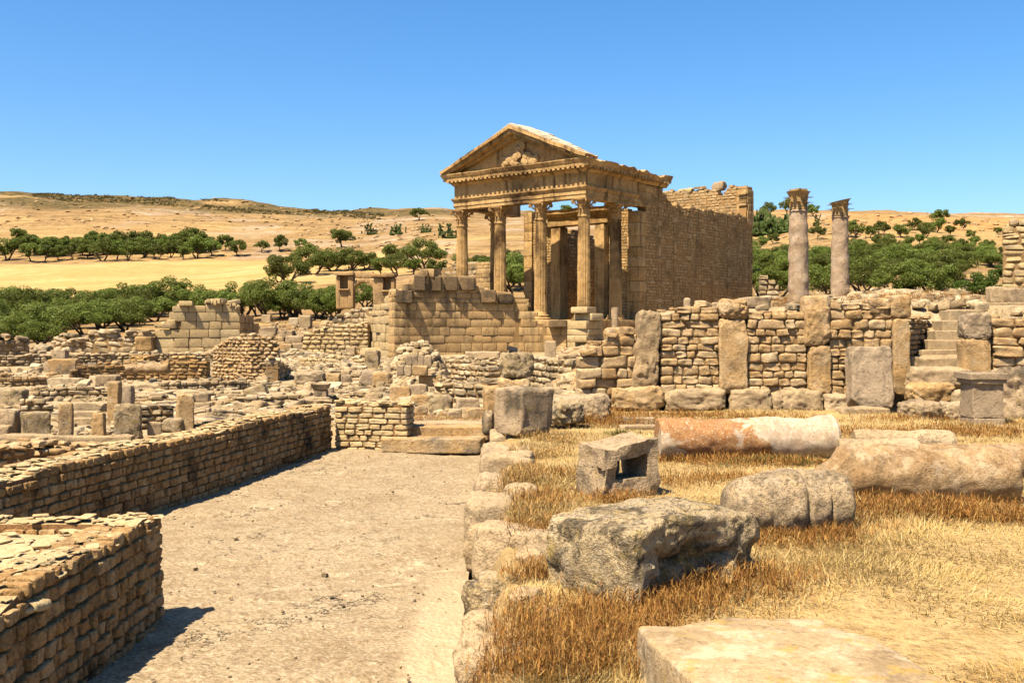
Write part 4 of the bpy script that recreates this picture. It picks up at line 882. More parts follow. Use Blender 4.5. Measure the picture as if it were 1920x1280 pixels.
def tcol(V, s=1): return np.column_stack([np.clip(.5+.4*vnoise(V*np.array([.8, .8, .8])+s, s), 0, 1), np.clip(.5+.5*vnoise(V*.6+s, s+1), 0, 1), .5+0*V[:, 0]])
U_ = [(0, 6.0), (0, 0), (10.19, 0), (10.19, 5.7)]
def tpart(name, V, F, mat='temple', parent=temple, seed=1): W = tw(V); return mk(name, W, F, M[mat], parent, tcol(W, seed), smooth=False)
V, F = sweep([(-.38, 9.75), (.36, 9.75), (.36, 9.98), (.405, 9.99), (.405, 10.26), (.45, 10.27), (.47, 10.34), (.54, 10.42), (.54, 10.5), (-.38, 10.5)][::-1], U_, .28, .018, 3); tpart('architrave', V, F, seed=2)
V, F = sweep([(-.38, 10.505), (.37, 10.505), (.37, 11.32), (.42, 11.35), (-.38, 11.35)][::-1], U_, .28, .014, 5); tpart('frieze', V, F, seed=4)
def rag(V):
    V = V.copy(); k = V[:, 2] > 11.8; out = np.abs(V[:, 0]-5.1) > 5.4
    q = fbm(np.column_stack([V[:, 0]*1.7, V[:, 1]*1.7, 0*V[:, 0]]), 3, 77)
    V[k, 2] -= np.clip(q[k], 0, 1)*.22*out[k]; side = np.clip((V[:, 1]-4)/5, 0, 1)*(V[:, 0] > 9)
    V[:, 2] -= np.where(k, side*np.clip(.15+.6*q, 0, 1)*.45, 0); V[:, 0] -= np.where(V[:, 0] > 11, side*np.clip(.1+.9*vnoise(V*np.array([0, 1.7, 0]), 78), 0, 1)*.45, 0); return V
acc = Acc(); V, F = sweep([(-.36, 11.355), (.44, 11.355), (.52, 11.46), (.58, 11.50), (.60, 11.62), (.92, 11.66), (.94, 11.86), (.99, 11.90), (1.08, 12.08), (1.08, 12.13), (-.36, 12.20)][::-1], [(0, 6.0), (0, 0), (10.19, 0), (10.19, 9.4)], .22, .03, 8, rag)
acc.add(tw(V), F, tcol(tw(V), 6))
for i in range(31):                                    # modillions under the corona
    for (c, ang) in ([((-.5+i*.375, -.78), 0)] if i < 31 else []):
        V, F = cubegrid(1); acc.add(tw(V*np.array([.10, .18, .055])+np.array([c[0], c[1]+.03, 11.60])), F)
for i in range(26):
    V, F = cubegrid(1); acc.add(tw(V*np.array([.18, .10, .055])+np.array([10.94, -.5+i*.375, 11.60])), F)
acc.build('cornice', [M['temple']], temple, smooth=False)
ped_ = []
AX, AZ = 5.1, 14.78; LX, RX = -1.0, 11.15; BZ = 12.14
V = []; tri = [(-.6, BZ), (10.8, BZ), (AX, AZ-.42)]
def extr(poly, b0, b1, n=10, amp=.02, seed=0):
    """polygon in the (a,z) plane pushed through depth; outline subdivided so that it can weather"""
    Q = []
    for i in range(len(poly)):
        p, q = np.array(poly[i], float), np.array(poly[(i+1) % len(poly)], float); k = max(1, int(np.linalg.norm(q-p)/.3))
        Q += [p+(q-p)*t/k for t in range(k)]
    Q = np.array(Q); m = len(Q); bs = np.linspace(b0, b1, n+1); V = np.concatenate([np.column_stack([Q[:, 0], np.full(m, b), Q[:, 1]]) for b in bs])
    V += amp*np.stack([fbm(V*1.7+9*i+seed, 3, seed+i) for i in range(3)], 1)
    F = [[j*m+i, j*m+(i+1) % m, (j+1)*m+(i+1) % m, (j+1)*m+i] for j in range(n) for i in range(m)]
    return V, [np.array(F), np.array([list(range(m))[::-1]]), np.array([list(range(n*m, (n+1)*m))])]
V, F = extr(tri, -.28, 1.9, 6, .02, 3); tym = tpart('tympanum', V, F, seed=12)
def rake(x0, z0, x1, z1, t0, b0, b1, seed, am=.03):
    d = np.array([x1-x0, z1-z0]); d /= np.linalg.norm(d); nn = np.array([-d[1], d[0]])*(1 if x1 > x0 else -1)
    p, q = np.array([x0, z0]), np.array([x1, z1]); return extr([p-nn*t0, q-nn*t0, q, p][::1 if x1 > x0 else -1], b0, b1, 5, am, seed)
a2 = Acc()
for (x0, sgn) in ((LX, 1), (RX, -1)):
    for (t, b0, b1, off) in ((.20, -1.2, .2, 0.), (.24, -1.02, .2, .21), (.26, -.62, .2, .46)):
        V, F = rake(x0+sgn*off*.9, BZ+.02+(.06 if off == 0 else .0)-off*.1+(.10 if off else .1), AX, AZ-off, t, b0, b1, 30+int(off*100)+(x0 > 0)); a2.add(tw(V), F, tcol(tw(V), 9))
a2.build('raking_cornice', [M['temple']], temple, smooth=False)
# worn relief in the tympanum: a winged bird carrying a reclining figure, weathered to lumps
acc = Acc()
R = random.Random(77)
for q in range(46):                                     # many small worn folds, heaped into a leaning body with drapery and two wings
    t = R.random(); w_ = R.choice((0, 0, 0, 1, 2))
    if w_ == 0: x, z = 4.75+.75*t+R.gauss(0, .16), 12.25+1.15*t+R.gauss(0, .1)
    elif w_ == 1: x, z = 4.7-1.3*t, 12.5-.25*t+R.gauss(0, .1)
    else: x, z = 5.4+1.3*t, 12.45-.15*t+R.gauss(0, .12)
    V, F = stoneV((0, 0, 0), (R.uniform(.25, .6), .16, R.uniform(.3, .75)), ry=R.uniform(-.8, .8), n=6, k=2.4, amp=.07, fr=3, seed=q); acc.add(tw(V+np.array([x, -.31+R.uniform(-.06, .04), z-.1])), F, (.9, .1, .5))
acc.build('relief', [M['tcap']], tym)
# what is left of the roof: thick pale slabs lying on the slopes behind the raking cornice
R = random.Random(8); acc = Acc(); slp = math.atan2(AZ-BZ, AX-LX)
for sgn in (-1, 1):
    for r_ in range(9):
        t = (r_+.5)/9; xa = AX+sgn*(RX-AX)*t*.97; za = AZ-(AZ-BZ)*t*.97
        for k in range(4):
            b = -.62+k*.72+R.uniform(-.05, .05)
            if b > 1.9-1.9*t: continue
            V, F = stoneV((0, 0, 0), (.80, .74, .17), n=5, k=14, amp=.03, seed=r_*5+k+40*(sgn > 0)); V = roty(V, sgn*slp+R.gauss(0, .03)); acc.add(tw(V+np.array([xa, b, za-.02+R.uniform(0, .05)])), F, (R.random(), R.random(), .5))
acc.build('roof', [M['roof']], temple)
# walls
def side_top(u):
    q = .10*math.sin(u*2.7)+.07*math.sin(u*6.1)
    return 11.3 if u < 3.1 else (10.9 if u < 3.7 else (10.45 if u < 4.3 else (10.2+.02*u+q*.7 if u < 16.0 else 12.3)))
tmass('side_wall', [(10.6, 6.75), (10.6, 22.9)], -.5, lambda u: side_top(u+.9), .75, 202, chains=[(1.6+2.05*i, 2.0+2.05*i) for i in range(8)], cap=3, ch=(.17, .26), sw=(.22, .6), amp=.05)
tmass('anta', [(9.72, 5.7), (10.6, 5.7), (10.6, 6.72)], Z0-.1, 9.76, .72, 203, ('temple', 'tmortar'), **dict(BIG, ch=(.6, 1.1), sw=(.9, 1.05)))
tmass('upper_wall', [(10.6, 5.75), (10.6, 8.3)], 9.78, lambda u: 11.3, .72, 215, ('temple', 'tmortar'), **dict(BIG, ch=(.5, .55), sw=(.6, 1.1)))
tmass('rear_wall', [(10.55, 22.95), (.9, 22.95)], 0, lambda u: 12.75+.03*u+.12*math.sin(u*1.9)+.08*math.sin(u*4.7)-(.35 if 1.9 < u < 2.5 else 0)-(.3 if 5.1 < u < 5.7 else 0), .9, 204, ('twall_sunlit', 'tmortar'), ch=(.2, .28), sw=(.3, .7), cap=4)
tmass('rear_pier', [(9.6, 22.0), (10.62, 22.0), (10.62, 23.0)], 9.8, 12.75, .9, 205, ('temple', 'tmortar'), **dict(BIG, sw=(.9, 1.05)))
tmass('left_wall', [(.9, 22.9), (.9, 6.6)], -.5, lambda u: 8.6+.3*math.sin(u*1.3)+.03*u, .7, 206, ch=(.2, .3), sw=(.3, .7))
tmass('left_anta', [(.85, 5.75), (1.6, 5.75)], Z0-.1, 9.76, 1.0, 207, ('temple', 'tmortar'), **dict(BIG, ch=(.6, 1.1), sw=(.74, .76)))
tmass('front_wall', [(1.62, 5.85), (3.58, 5.85)], Z0-.1, lambda u: 9.35-.12*u, .65, 208, ch=(.17, .23), sw=(.2, .42), gap=.028)
tmass('front_wall', [(8.14, 5.85), (9.68, 5.85)], Z0-.1, 9.7, .65, 209, ch=(.17, .23), sw=(.2, .42), gap=.028)
door = empty('door_frame', (*tp(5.85, 5.7), Z0)); door.parent = temple; door.location = np.array([*tp(5.85, 5.7), Z0])-wloc(temple)
def tbox(nm, a0, a1, b0, b1, z0, z1, parent, seed, mat='temple', n=10, am=.012):
    V, F = stoneV((0, 0, 0), (a1-a0, b1-b0, z1-z0), n=n, k=30, amp=am, fr=3, seed=seed); return tpart(nm, V+np.array([(a0+a1)/2, (b0+b1)/2, z0]), F, mat, parent, seed)
tbox('jamb', 3.6, 4.42, 5.35, 6.3, Z0-.05, 8.75, door, 211); tbox('jamb', 7.35, 8.12, 5.35, 6.3, Z0-.05, 8.75, door, 212)
tbox('lintel', 3.3, 8.4, 5.32, 6.3, 8.76, 9.40, door, 213); V, F = sweep([(-.5, 9.405), (.04, 9.405), (.12, 9.55), (.34, 9.62), (.36, 9.82), (.45, 9.90), (-.5, 9.95)][::-1], [(3.25, 6.0), (3.25, 5.36), (8.4, 5.36), (8.4, 6.0)], .3, .03, 19); tpart('lintel_cornice', V, F, 'temple', door)
tag(mk('wall_stone', *(lambda t: (t[0], t[1]))(stoneV((*tp(7.6, 22.9), 12.8), (1.1, .8, .75), rz=TR, n=8, k=6, amp=.06, seed=221)), M['grey']), 'dark lump of masonry standing highest on the far temple wall', 'stone')
tag(mk('wall_stone', *(lambda t: (t[0], t[1]))(stoneV((*tp(4.6, 22.9), 12.7), (1.2, .8, .6), rz=TR, n=8, k=6, amp=.06, seed=222)), M['pashlar']), 'pale lump of masonry on the far temple wall just behind the broken cornice', 'stone')

# ------------------------------------------------------------------ walls in front of the temple
AS = dict(gap=.012, n=3, k=26, amp=.02, out=.014, mort=1, tilt=.006, ch=(.24, .48), sw=(.35, 1.2))
def curve_prof(P, Y): return lerpf([((p-P[0][0])/(P[-1][0]-P[0][0]), zat(y, Y)) for p, y in P])
def swall(name, label, cat, path, prof, yb, seed, mats=('ashlar', 'fill'), th=.7, group=None, **k):
    """wall sighted from its outline: path [(px, Y)...], prof [(px, y)...] of its top, yb its foot"""
    pts = [(xat(p, Y), Y) for p, Y in path]; P = Path(pts); pxs_ = [p for p, _ in path]; Ys_ = [Y for _, Y in path]
    us = [P.L[i] for i in range(len(path))]; a = np.array(prof, float)
    def top(u):
        px = np.interp(u, us, pxs_); Y = np.interp(u, us, Ys_); return zat(np.interp(px, a[:, 0], a[:, 1]), Y)
    def foot(u):
        px = np.interp(u, us, pxs_); Y = np.interp(u, us, Ys_); return (zat(yb, Y) if yb else Tz(xat(px, Y), Y))-.08
    return wall(name, label, cat, [dict(pts=pts, zb=foot, top=top, th=th, seed=seed, **k)], [M[m] for m in mats], group)
swall('curved_wall', 'large curved wall of squared blocks in front of the temple, black stained along its top', 'wall', [(739, 50), (800, 50.9), (880, 52), (960, 52.8), (1020, 53), (1062, 52.6)],
      [(739, 546), (774, 545), (776, 519), (890, 521), (893, 545), (978, 556), (984, 574), (1000, 590), (1006, 603), (1062, 605)], 668, 301, ('ashlar_dark', 'fill'), cap=1, **AS)
swall('side_wall', 'pale sunlit end face of the curved wall, stepping down to the left', 'wall', [(688, 54.5), (738, 50.1)], [(688, 600), (705, 575), (722, 560), (738, 550)], 668, 302, ('pashlar', 'fill'), cap=2, **dict(AS, amp=.06, out=.05))
swall('block_pier', 'sunlit stepped pier of squared blocks beside the curved wall', 'pier', [(1063, 51), (1105, 50), (1130, 51.5)], [(1063, 605), (1066, 600), (1078, 598), (1080, 576), (1110, 577), (1112, 592), (1130, 596)], 664, 303, ('pashlar', 'fill'), th=.9, **dict(AS, ch=(.3, .42), sw=(.5, .9)))
def stub(label, px, yt, yb, dia, Y, mat='grey', seed=1, name='column_stub'):
    z0 = zat(yb, Y)-.1; V, F, c = shaft((xat(px, Y), Y, z0), dia/2/FPX*Y, dia/2.1/FPX*Y, zat(yt, Y)-z0, seed, seg=20, nz=14, rough=.02, bands=False); tag(mk(name, V, F, M[mat], None, c), label, 'column stub')
stub('short grey column stub standing at the foot of the temple', 1153, 576, 626, 13, 46, 'grey', 311)
gb('stone_block', 'rough boulder heap block under the grey column stub', 'block', 1134, 1178, 618, 660, 'ortho', Y=42, k=5, amp=.08)
swall('rubble_wall', 'ruined rubble wall seen between the left temple columns', 'wall', [(828, 88), (893, 86)], [(828, 503), (842, 497), (862, 494), (893, 490)], 545, 304, ('rubble', 'fill'), **dict(AS, ch=(.3, .45), sw=(.4, .9), amp=.1, k=7))
swall('block_wall', 'dark stained block wall behind the second temple column', 'wall', [(893, 84), (932, 83)], [(893, 491), (932, 489)], 550, 305, ('ashlar_dark', 'fill'), **AS)
gb('white_pillar', 'short pale square pillar in front of the curved wall', 'pillar', 1022, 1043, 640, 676, 'white', Y=42, k=16, dr=.9, n=10, amp=.02)
ip = empty('info_panel', (*at(961, 664, 41)[:2], zat(664, 41)), 'small dark tilted information panel on a stone in front of the curved wall', 'information panel')
pc = at(961, 654, 41); V, F = cubegrid(2); V = roty(rotx(V*np.array([.19, .015, .10]), radians(-38)), .25)+pc; mk('board', V, F, M['board'], ip)
for dx in (-.14, .14): V, F = tube([(pc[0]+dx, pc[1]+.02, pc[2]-.26), (pc[0]+dx, pc[1]+.02, pc[2]-.02)], [.02, .02]); mk('leg', V, F, M['board'], ip)
gb('boulder', 'pale stone under the small information panel', 'boulder', 951, 977, 656, 678, 'rubble', Y=41, k=4.5, amp=.08)
# arch ruin with two niched piers
AY = 82; ar = empty('arch_ruin', (*at(686, 578, AY)[:2], zat(578, AY)), 'small ruined arch between two niched piers below the olive slope', 'arch')
def abox(acc, p0, p1, y0, y1, d0=-.5, d1=.5, seed=0):
    x0, x1, z0, z1 = xat(p0, AY), xat(p1, AY), zat(y1, AY), zat(y0, AY); V, F = stoneV(((x0+x1)/2, AY+(d0+d1)/2, z0), (x1-x0, d1-d0, z1-z0), n=6, k=16, amp=.03, seed=seed); acc.add(V, F, (random.Random(seed).random(), .6, .5))
for j, (p0, p1, ni0, ni1, yt, yb) in enumerate(((632, 664, 640, 654, 514, 580), (701, 741, 720, 734, 517, 578))):
    a = Acc(); abox(a, p0, ni0, yt+4, yb, seed=401+j); abox(a, ni1, p1, yt+4, yb, seed=403+j); abox(a, ni0-.5, ni1+.5, yt+28, yb-.5, seed=405+j); abox(a, ni0-1, ni1+1, yt+1, yt+29, .1, .45, seed=407+j)
    a.build('pier', [M['ashlar']], ar)
    for (q0, q1, t0, t1, e1_, sd_) in ((p0-2, p1+2, yt-3, yt+3.6, .6, 409+j), (ni0-3, ni1+3, yt+28, yt+31, .0, 411+j)):
        a = Acc(); abox(a, q0, q1, t0, t1, -.7, e1_, seed=sd_); a.build('cornice' if e1_ else 'niche_sill', [M['ashlar']], ar)
a = Acc(); c = at(683, 548, AY); r0, r1 = 18/FPX*AY, 27/FPX*AY
for i in range(9):
    t = pi*(i+.5)/9; V, F = stoneV((0, 0, -.2), (r1-r0, .8, .42), n=4, k=14, amp=.03, seed=420+i); V = roty(V-[0, 0, 0], -t); a.add(V+np.array([c[0]+(r0+r1)/2*cos(t), AY, c[2]+(r0+r1)/2*sin(t)]), F, (.4+.05*i, .5, .5))
abox(a, 664, 700, 510, 522, -.4, .4, seed=431); a.build('arch', [M['ashlar']], ar)
for (p0, p1, yt, yb, Y, lab) in ((776, 798, 516, 546, 50.6, 'blackened cap block at the left end of the top course of the curved wall'), (799, 828, 519, 546, 51.0, 'blackened cap block, second in the top course of the curved wall'), (829, 858, 518, 546, 51.4, 'blackened cap block, third in the top course of the curved wall'), (859, 891, 520, 545, 51.8, 'grey black cap block, right end of the top course of the curved wall'),
                                 (741, 774, 545, 569, 50.1, 'stained corner block at the upper left corner of the curved wall'), (900, 930, 544, 568, 52.2, 'stained block where the curved wall steps down, left one'), (934, 962, 551, 570, 52.5, 'stained block where the curved wall steps down, right one'), (1029, 1061, 601, 614, 52.4, 'dark low block on the lowest right end of the curved wall')):
    gb('cap_block', lab, 'cap block', p0, p1, yt, yb, 'black', Y=Y-.06, dr=.75/((p1-p0)/FPX*Y), sink=0, n=12, k=18, amp=.03)
# ------------------------------------------------------------------ ruins of the lower town (left)
def gwall(name, label, path, prof, mats=('rubble', 'fill'), cat='wall', seed=1, **k):
    """wall standing on the ground; path = its foot as (px, py) sightings"""
    pp = [(px, gp(px, py)[1]) for px, py in path]
    return swall(name, label, cat, pp, prof, None, seed, mats, **dict(dict(gap=.02, n=4, k=6, amp=.11, out=.03, mort=1, tilt=.05, ch=(.16, .24), sw=(.2, .5), th=.55), **k))
ASH = dict(k=24, amp=.025, out=.025, tilt=.01, n=3)
gwall('ashlar_wall', 'ruined wall of large pale squared blocks with a ragged heap on its top', [(290, 664), (328, 665), (450, 663)],
      [(290, 613), (318, 611), (320, 604), (328, 603), (330, 580), (345, 575), (380, 577), (385, 570), (410, 567), (440, 573), (450, 588)], ('pashlar', 'fill'), seed=501, ch=(.42, .55), sw=(.6, 1.1), cap=5, **ASH)
gwall('ashlar_wall', 'shaded return of the large block wall, dropping to the right', [(450, 663), (486, 652)], [(450, 592), (470, 594), (486, 606)], ('ashlar_dark', 'fill'), seed=502, ch=(.42, .55), sw=(.6, 1.1), **ASH)
gwall('rubble_wall', 'broad rubble faced wall of thin tilted stones with an uneven top', [(396, 716), (470, 717), (524, 714)], [(396, 656), (410, 645), (425, 633), (450, 629), (505, 632), (514, 640), (524, 668)], seed=503, ch=(.11, .16), sw=(.16, .36), tilt=.16, cap=8, mats=('rubwall', 'fill'))
gwall('rubble_wall', 'crumbling end of the broad rubble wall sloping to the right', [(524, 715), (560, 700)], [(524, 672), (545, 690), (560, 694)], seed=504, ch=(.12, .2), sw=(.2, .4), tilt=.3, cap=8)
gwall('low_wall', 'low brown rubble wall behind the small fallen column', [(131, 713), (260, 713), (388, 712)], [(131, 702), (148, 690), (152, 682), (260, 683), (310, 679), (388, 680)], ('court', 'fill'), seed=505, ch=(.13, .19), sw=(.2, .42), cap=4)  # darker court stone puts the shade on this wall's face into its colour
gwall('low_wall', 'long pale wall with brown recesses on the far side of the lower ruins', [(-60, 690), (200, 687), (400, 684)], [(-60, 668), (100, 666), (200, 663), (400, 663)], ('rubble', 'fill'), seed=506, ch=(.11, .16), sw=(.2, .5), cap=2)
for (p0, p1, lab) in ((147, 184, 'left brown recess block in the long pale wall'), (242, 280, 'middle brown recess block in the long pale wall'), (322, 368, 'right brown recess block in the long pale wall')):
    gwall('recess_wall', lab, [(p0, 686), (p1, 686)], [(p0, 666), (p1, 666)], ('temple', 'fill'), seed=p0, th=.9, ch=(.12, .16), sw=(.2, .4), cat='wall')
gb('stone_block', 'dark square block on top of a two block stack at the far left', 'block', 97, 122, 656, 676, 'grey', Y=43.5, k=14)
gb('stone_block', 'wide stepped block under the dark square block', 'block', 88, 140, 674, 702, 'ortho', k=14, dr=.5)
gb('stone_block', 'pale block left of the two block stack', 'block', 82, 98, 678, 698, 'white', k=12)
gwall('ruined_wall', 'dark jagged wall remnant at the far left picture edge, under the grove', [(-40, 669), (57, 666)], [(-40, 632), (20, 634), (40, 633), (57, 646)], ('grey', 'fill'), seed=507, ch=(.3, .45), sw=(.4, .9), cap=2)
gwall('ruined_wall', 'collapsed rubble wall between the jagged remnant and the big block wall', [(98, 667), (284, 665)], [(98, 646), (108, 630), (124, 626), (130, 644), (155, 637), (175, 626), (215, 625), (236, 634), (244, 622), (262, 622), (284, 630)], seed=508, ch=(.22, .36), sw=(.35, .9), tilt=.14, amp=.14, cap=6)
gb('brown_block', 'warm brown smooth block face set in the collapsed wall', 'block', 252, 284, 632, 658, 'temple', Y=54, k=14)
fp = gp(270, 720); fr = 10/FPX*fp[1]; fallen('fallen_column', 'small fallen column shaft among the far left ruins', xat(232, fp[1]), fp[1]+.3, xat(311, fp[1]), fp[1]+.35, fr, fr*.97, 'drum', 35, seg=32, nL=36, sink=.02, amp=.02)
for args in (
 ('stone_block', 'pale block with a black right side near the small fallen column', 174, 217, 704, 724, 'grey', dict(dr=.6)),
 ('low_slab', 'long low slab edge left of the black sided block', 66, 148, 711, 723, 'rubble', dict(dr=.3)),
 ('low_slab', 'flat pale slab behind the tall post', 238, 300, 722, 733, 'white', dict(dr=.4)),
 ('stone_post', 'tallest pale upright post in the lower left ruins', 200, 221, 716, 800, 'ortho', dict(dr=1, k=14)),
 ('stone_post', 'broad dark faced post just right of the tallest post', 221, 246, 724, 775, 'greyslab', dict(dr=.8, k=9)),
 ('standing_slab', 'big standing slab with a yellow lichen top and black stains', 207, 260, 760, 832, 'boulder', dict(dr=.45, k=10, rz=.25, n=22)),
 ('stone_post', 'clean square pillar left of the short stair', 101, 132, 757, 826, 'ortho', dict(dr=1, k=14, rz=.3)),
 ('standing_slab', 'squat block with a nearly black right face', 26, 85, 775, 826, 'boulder', dict(dr=.6, k=12, rz=.5, n=18)),
 ('stone_block', 'pale block at the left picture edge beside the black faced block', -14, 28, 770, 826, 'grey', dict(dr=.8, k=8)),
 ('stone_block', 'low pale block in front of the left picture edge', -20, 14, 800, 830, 'white', dict(dr=.8, k=8)),
 ('standing_slab', 'round topped small slab at the right of the short stair', 170, 194, 775, 822, 'ortho', dict(dr=.7, k=6)),
 ('stone_post', 'pale door post with a crosspiece, above the court wall', 325, 361, 741, 806, 'ortho', dict(dr=.7, k=12, rz=.35, n=18)),
 ('stone_block', 'small square pale block left of the door post', 271, 300, 792, 826, 'white', dict(dr=.8, k=14, rz=.3)),
 ('stone_block', 'dark cube behind the small square pale block', 279, 303, 738, 754, 'grey', dict(dr=.9, k=12)),
 ('stone_block', 'black stained block heap at the left picture edge', -16, 40, 731, 764, 'boulder', dict(dr=.6, k=9)),
 ('flat_stone', 'dark flat stone right of the door post', 396, 426, 770, 782, 'grey', dict(dr=.6)),
 ('flat_stone', 'pale flat stone next to the door post crosspiece', 364, 392, 766, 782, 'white', dict(dr=.7)),
 ('boulder', 'low grey boulder leaning at the end of the door post', 300, 340, 785, 812, 'boulder', dict(dr=.7, k=5)),
 ('boulder', 'tilted dark slab left of the small pedestal', 456, 498, 729, 755, 'boulder', dict(dr=.6, k=7, ry=-.35)),
 ('boulder', 'low rough rock just left of the small pedestal', 499, 533, 737, 757, 'grey', dict(dr=.7, k=5)),
 ('flat_stone', 'long grey slab at the foot of the central rubble heap', 550, 606, 699, 720, 'grey', dict(dr=.6, k=7, n=18)),
 ('stone_block', 'cube in the row at the foot of the rubble, leftmost of two touching cubes', 612, 637, 701, 722, 'ortho', dict(dr=.8)),
 ('stone_block', 'darker cube touching the leftmost cube in the row under the rubble', 637, 659, 703, 723, 'greyslab', dict(dr=.8, rz=.2)),
 ('stone_block', 'small pale cube in the row under the rubble', 660, 680, 709, 723, 'white', dict(dr=.8)),
 ('stone_block', 'tilted angular block in the row under the rubble', 676, 703, 698, 726, 'greyslab', dict(dr=.8, ry=.4)),
 ('boulder', 'large pale angular rock right of the tilted block', 697, 734, 699, 726, 'ortho', dict(dr=.7, k=6)),
 ('standing_slab', 'dark upright stone rising from the rubble right of the white marker', 683, 711, 656, 698, 'boulder', dict(dr=.7, k=8)),
 ('boulder', 'brown pointed stone at the foot of the dark upright stone', 694, 713, 683, 698, 'ortho', dict(dr=.7, k=5)),
 ('white_pillar', 'small white square marker stone by the pale wall', 648, 665, 651, 671, 'white', dict(dr=.9, k=16)),
 ('stone_block', 'long pale ledge block at the foot of the curved wall end', 673, 741, 653, 672, 'pashlar', dict(dr=.4, k=14)),
 ('standing_slab', 'wide tan slab leaning behind the return wall', 730, 768, 726, 757, 'ortho', dict(dr=.5, k=9, rx=-.15)),
 ('stone_block', 'dark topped cube right of the wide tan slab', 768, 800, 722, 744, 'grey', dict(dr=.7, k=9)),
 ('stone_block', 'long pale stone below the dark topped cube', 770, 806, 742, 763, 'ortho', dict(dr=.7, k=8)),
 ('boulder', 'ragged dark boulder in the middle of the stones before the landing', 803, 847, 741, 774, 'boulder', dict(dr=.7, k=5)),
 ('standing_slab', 'upright pointed grey stone against the small white topped wall', 838, 869, 727, 752, 'greyslab', dict(dr=.6, k=7)),
 ('stone_block', 'block with a pitted dark right half before the landing', 853, 899, 748, 775, 'grey', dict(dr=.6, k=12, rz=.15)),
 ('boulder', 'pale lump at the back edge of the landing', 873, 912, 764, 787, 'ortho', dict(dr=.7, k=5)),
 ('boulder', 'small white round stone left of the pale lump', 838, 866, 768, 786, 'white', dict(dr=.7, k=4)),
 ('boulder', 'small round stone at the end of the return wall', 776, 803, 762, 780, 'ortho', dict(dr=.7, k=4)),
 ('stone_block', 'squared block at the right of the stone pile foot', 786, 828, 705, 726, 'ortho', dict(dr=.7, k=9)),
 ('stone_block', 'small squared block in the stone pile foot, left one', 748, 762, 708, 725, 'ortho', dict(dr=.9, k=9)),
 ('stone_block', 'small squared block in the stone pile foot, next to the left one', 763, 776, 708, 725, 'white', dict(dr=.9, k=9)),
 ('low_slab', 'pale flat slab with a dark edge under the curved wall', 872, 937, 661, 680, 'white', dict(dr=.6, k=14)),
):
    nm, lab, p0, p1, yt, yb, mt, kw = args
    gb(nm, lab, {'low_slab': 'slab', 'standing_slab': 'slab', 'flat_stone': 'stone', 'stone_post': 'post', 'white_pillar': 'marker stone', 'boulder': 'boulder'}.get(nm, 'block'), p0, p1, yt, yb, mt, **dict(dict(n=14), **kw))
gb('crosspiece', 'dark stone crosspiece sticking out of the pale door post', 'lintel', 352, 391, 738, 752, 'grey', Y=gp(343, 806)[1]+.15, k=10, dr=.5)
gb('sill_slab', 'long thin pale sill under the upright slabs', 'sill', -30, 252, 823, 833, 'white', dr=.08, k=14, n=18)
gwall('low_wall', 'rough red rubble wall below the sill at the left picture edge', [(-60, 888), (110, 872), (240, 850)], [(-60, 838), (110, 838), (240, 836)], ('rubwall', 'mortar'), seed=511, ch=(.10, .17), sw=(.14, .34), amp=.15, tilt=.14, cap=12, th=.8)
for i, (y0, y1) in enumerate(((757, 772), (772, 785), (785, 800))):
    gb('stair_slab', ['top slab of the short dark stair behind the square pillar', 'middle slab of the short dark stair', 'bottom slab of the short dark stair'][i], 'step', 130, 192-i*10, y0, y1, 'tread', Y=gp(160, 800)[1]+1.2-.45*i, dr=.5, k=14)
gwall('rubble_wall', 'low wall of small tan stones behind the square pillar', [(36, 782), (102, 780)], [(36, 750), (70, 748), (102, 760)], seed=512, ch=(.1, .15), sw=(.12, .3))
gwall('rubble_wall', 'pale rubble wall between the lichen topped slab and the door post', [(258, 806), (328, 802)], [(258, 764), (290, 758), (328, 762)], seed=513, ch=(.1, .16), sw=(.12, .3))
gwall('pale_wall', 'pale low wall of small stones left of the curved wall', [(566, 668), (690, 668)], [(566, 640), (574, 624), (600, 616), (640, 612), (690, 606)], ('pashlar', 'fill'), seed=514, ch=(.18, .26), sw=(.25, .6), cap=2)
gwall('pale_wall', 'stepped bit of pale blocks on top of the low wall, near the arch', [(622, 652), (690, 655)], [(622, 600), (650, 590), (690, 575)], ('rubble', 'fill'), seed=515, ch=(.25, .4), sw=(.4, .9), cap=3)
for (p0, p1, yt, yb, lab, mt) in ((487, 517, 614, 632, 'dark cube at the right foot of the large block wall', 'grey'), (520, 548, 620, 632, 'flat grey block next to the dark cube', 'grey'), (509, 532, 632, 646, 'upper left block of the stepped block group', 'ortho'), (534, 566, 631, 645, 'upper right dark block of the stepped block group', 'grey'),
                                  (519, 546, 646, 660, 'middle block of the stepped block group', 'ortho'), (549, 581, 644, 658, 'long middle block of the stepped block group', 'grey'), (579, 599, 651, 667, 'lowest dark cube of the stepped block group', 'grey'), (560, 579, 656, 668, 'small pale block beside the lowest dark cube', 'white'),
                                  (541, 559, 596, 609, 'small block farther up the slope above the stepped group', 'rubble'), (559, 582, 592, 616, 'upright block farther up the slope above the stepped group', 'rubble'), (490, 507, 590, 606, 'pale block by the olive trunks', 'white'), (600, 612, 606, 624, 'thin upright stone near the pale low wall', 'ortho')):
    gb('stone_block', lab, 'block', p0, p1, yt, yb, mt, k=12, dr=.9, n=10)
for (p0, p1, lab) in ((539, 547, 'left of two small pale gravestone shapes below the olives'), (550, 558, 'right of two small pale gravestone shapes below the olives')):
    gb('marker_stone', lab, 'marker stone', p0, p1, 578, 594, 'white', k=6, dr=.5, n=8)
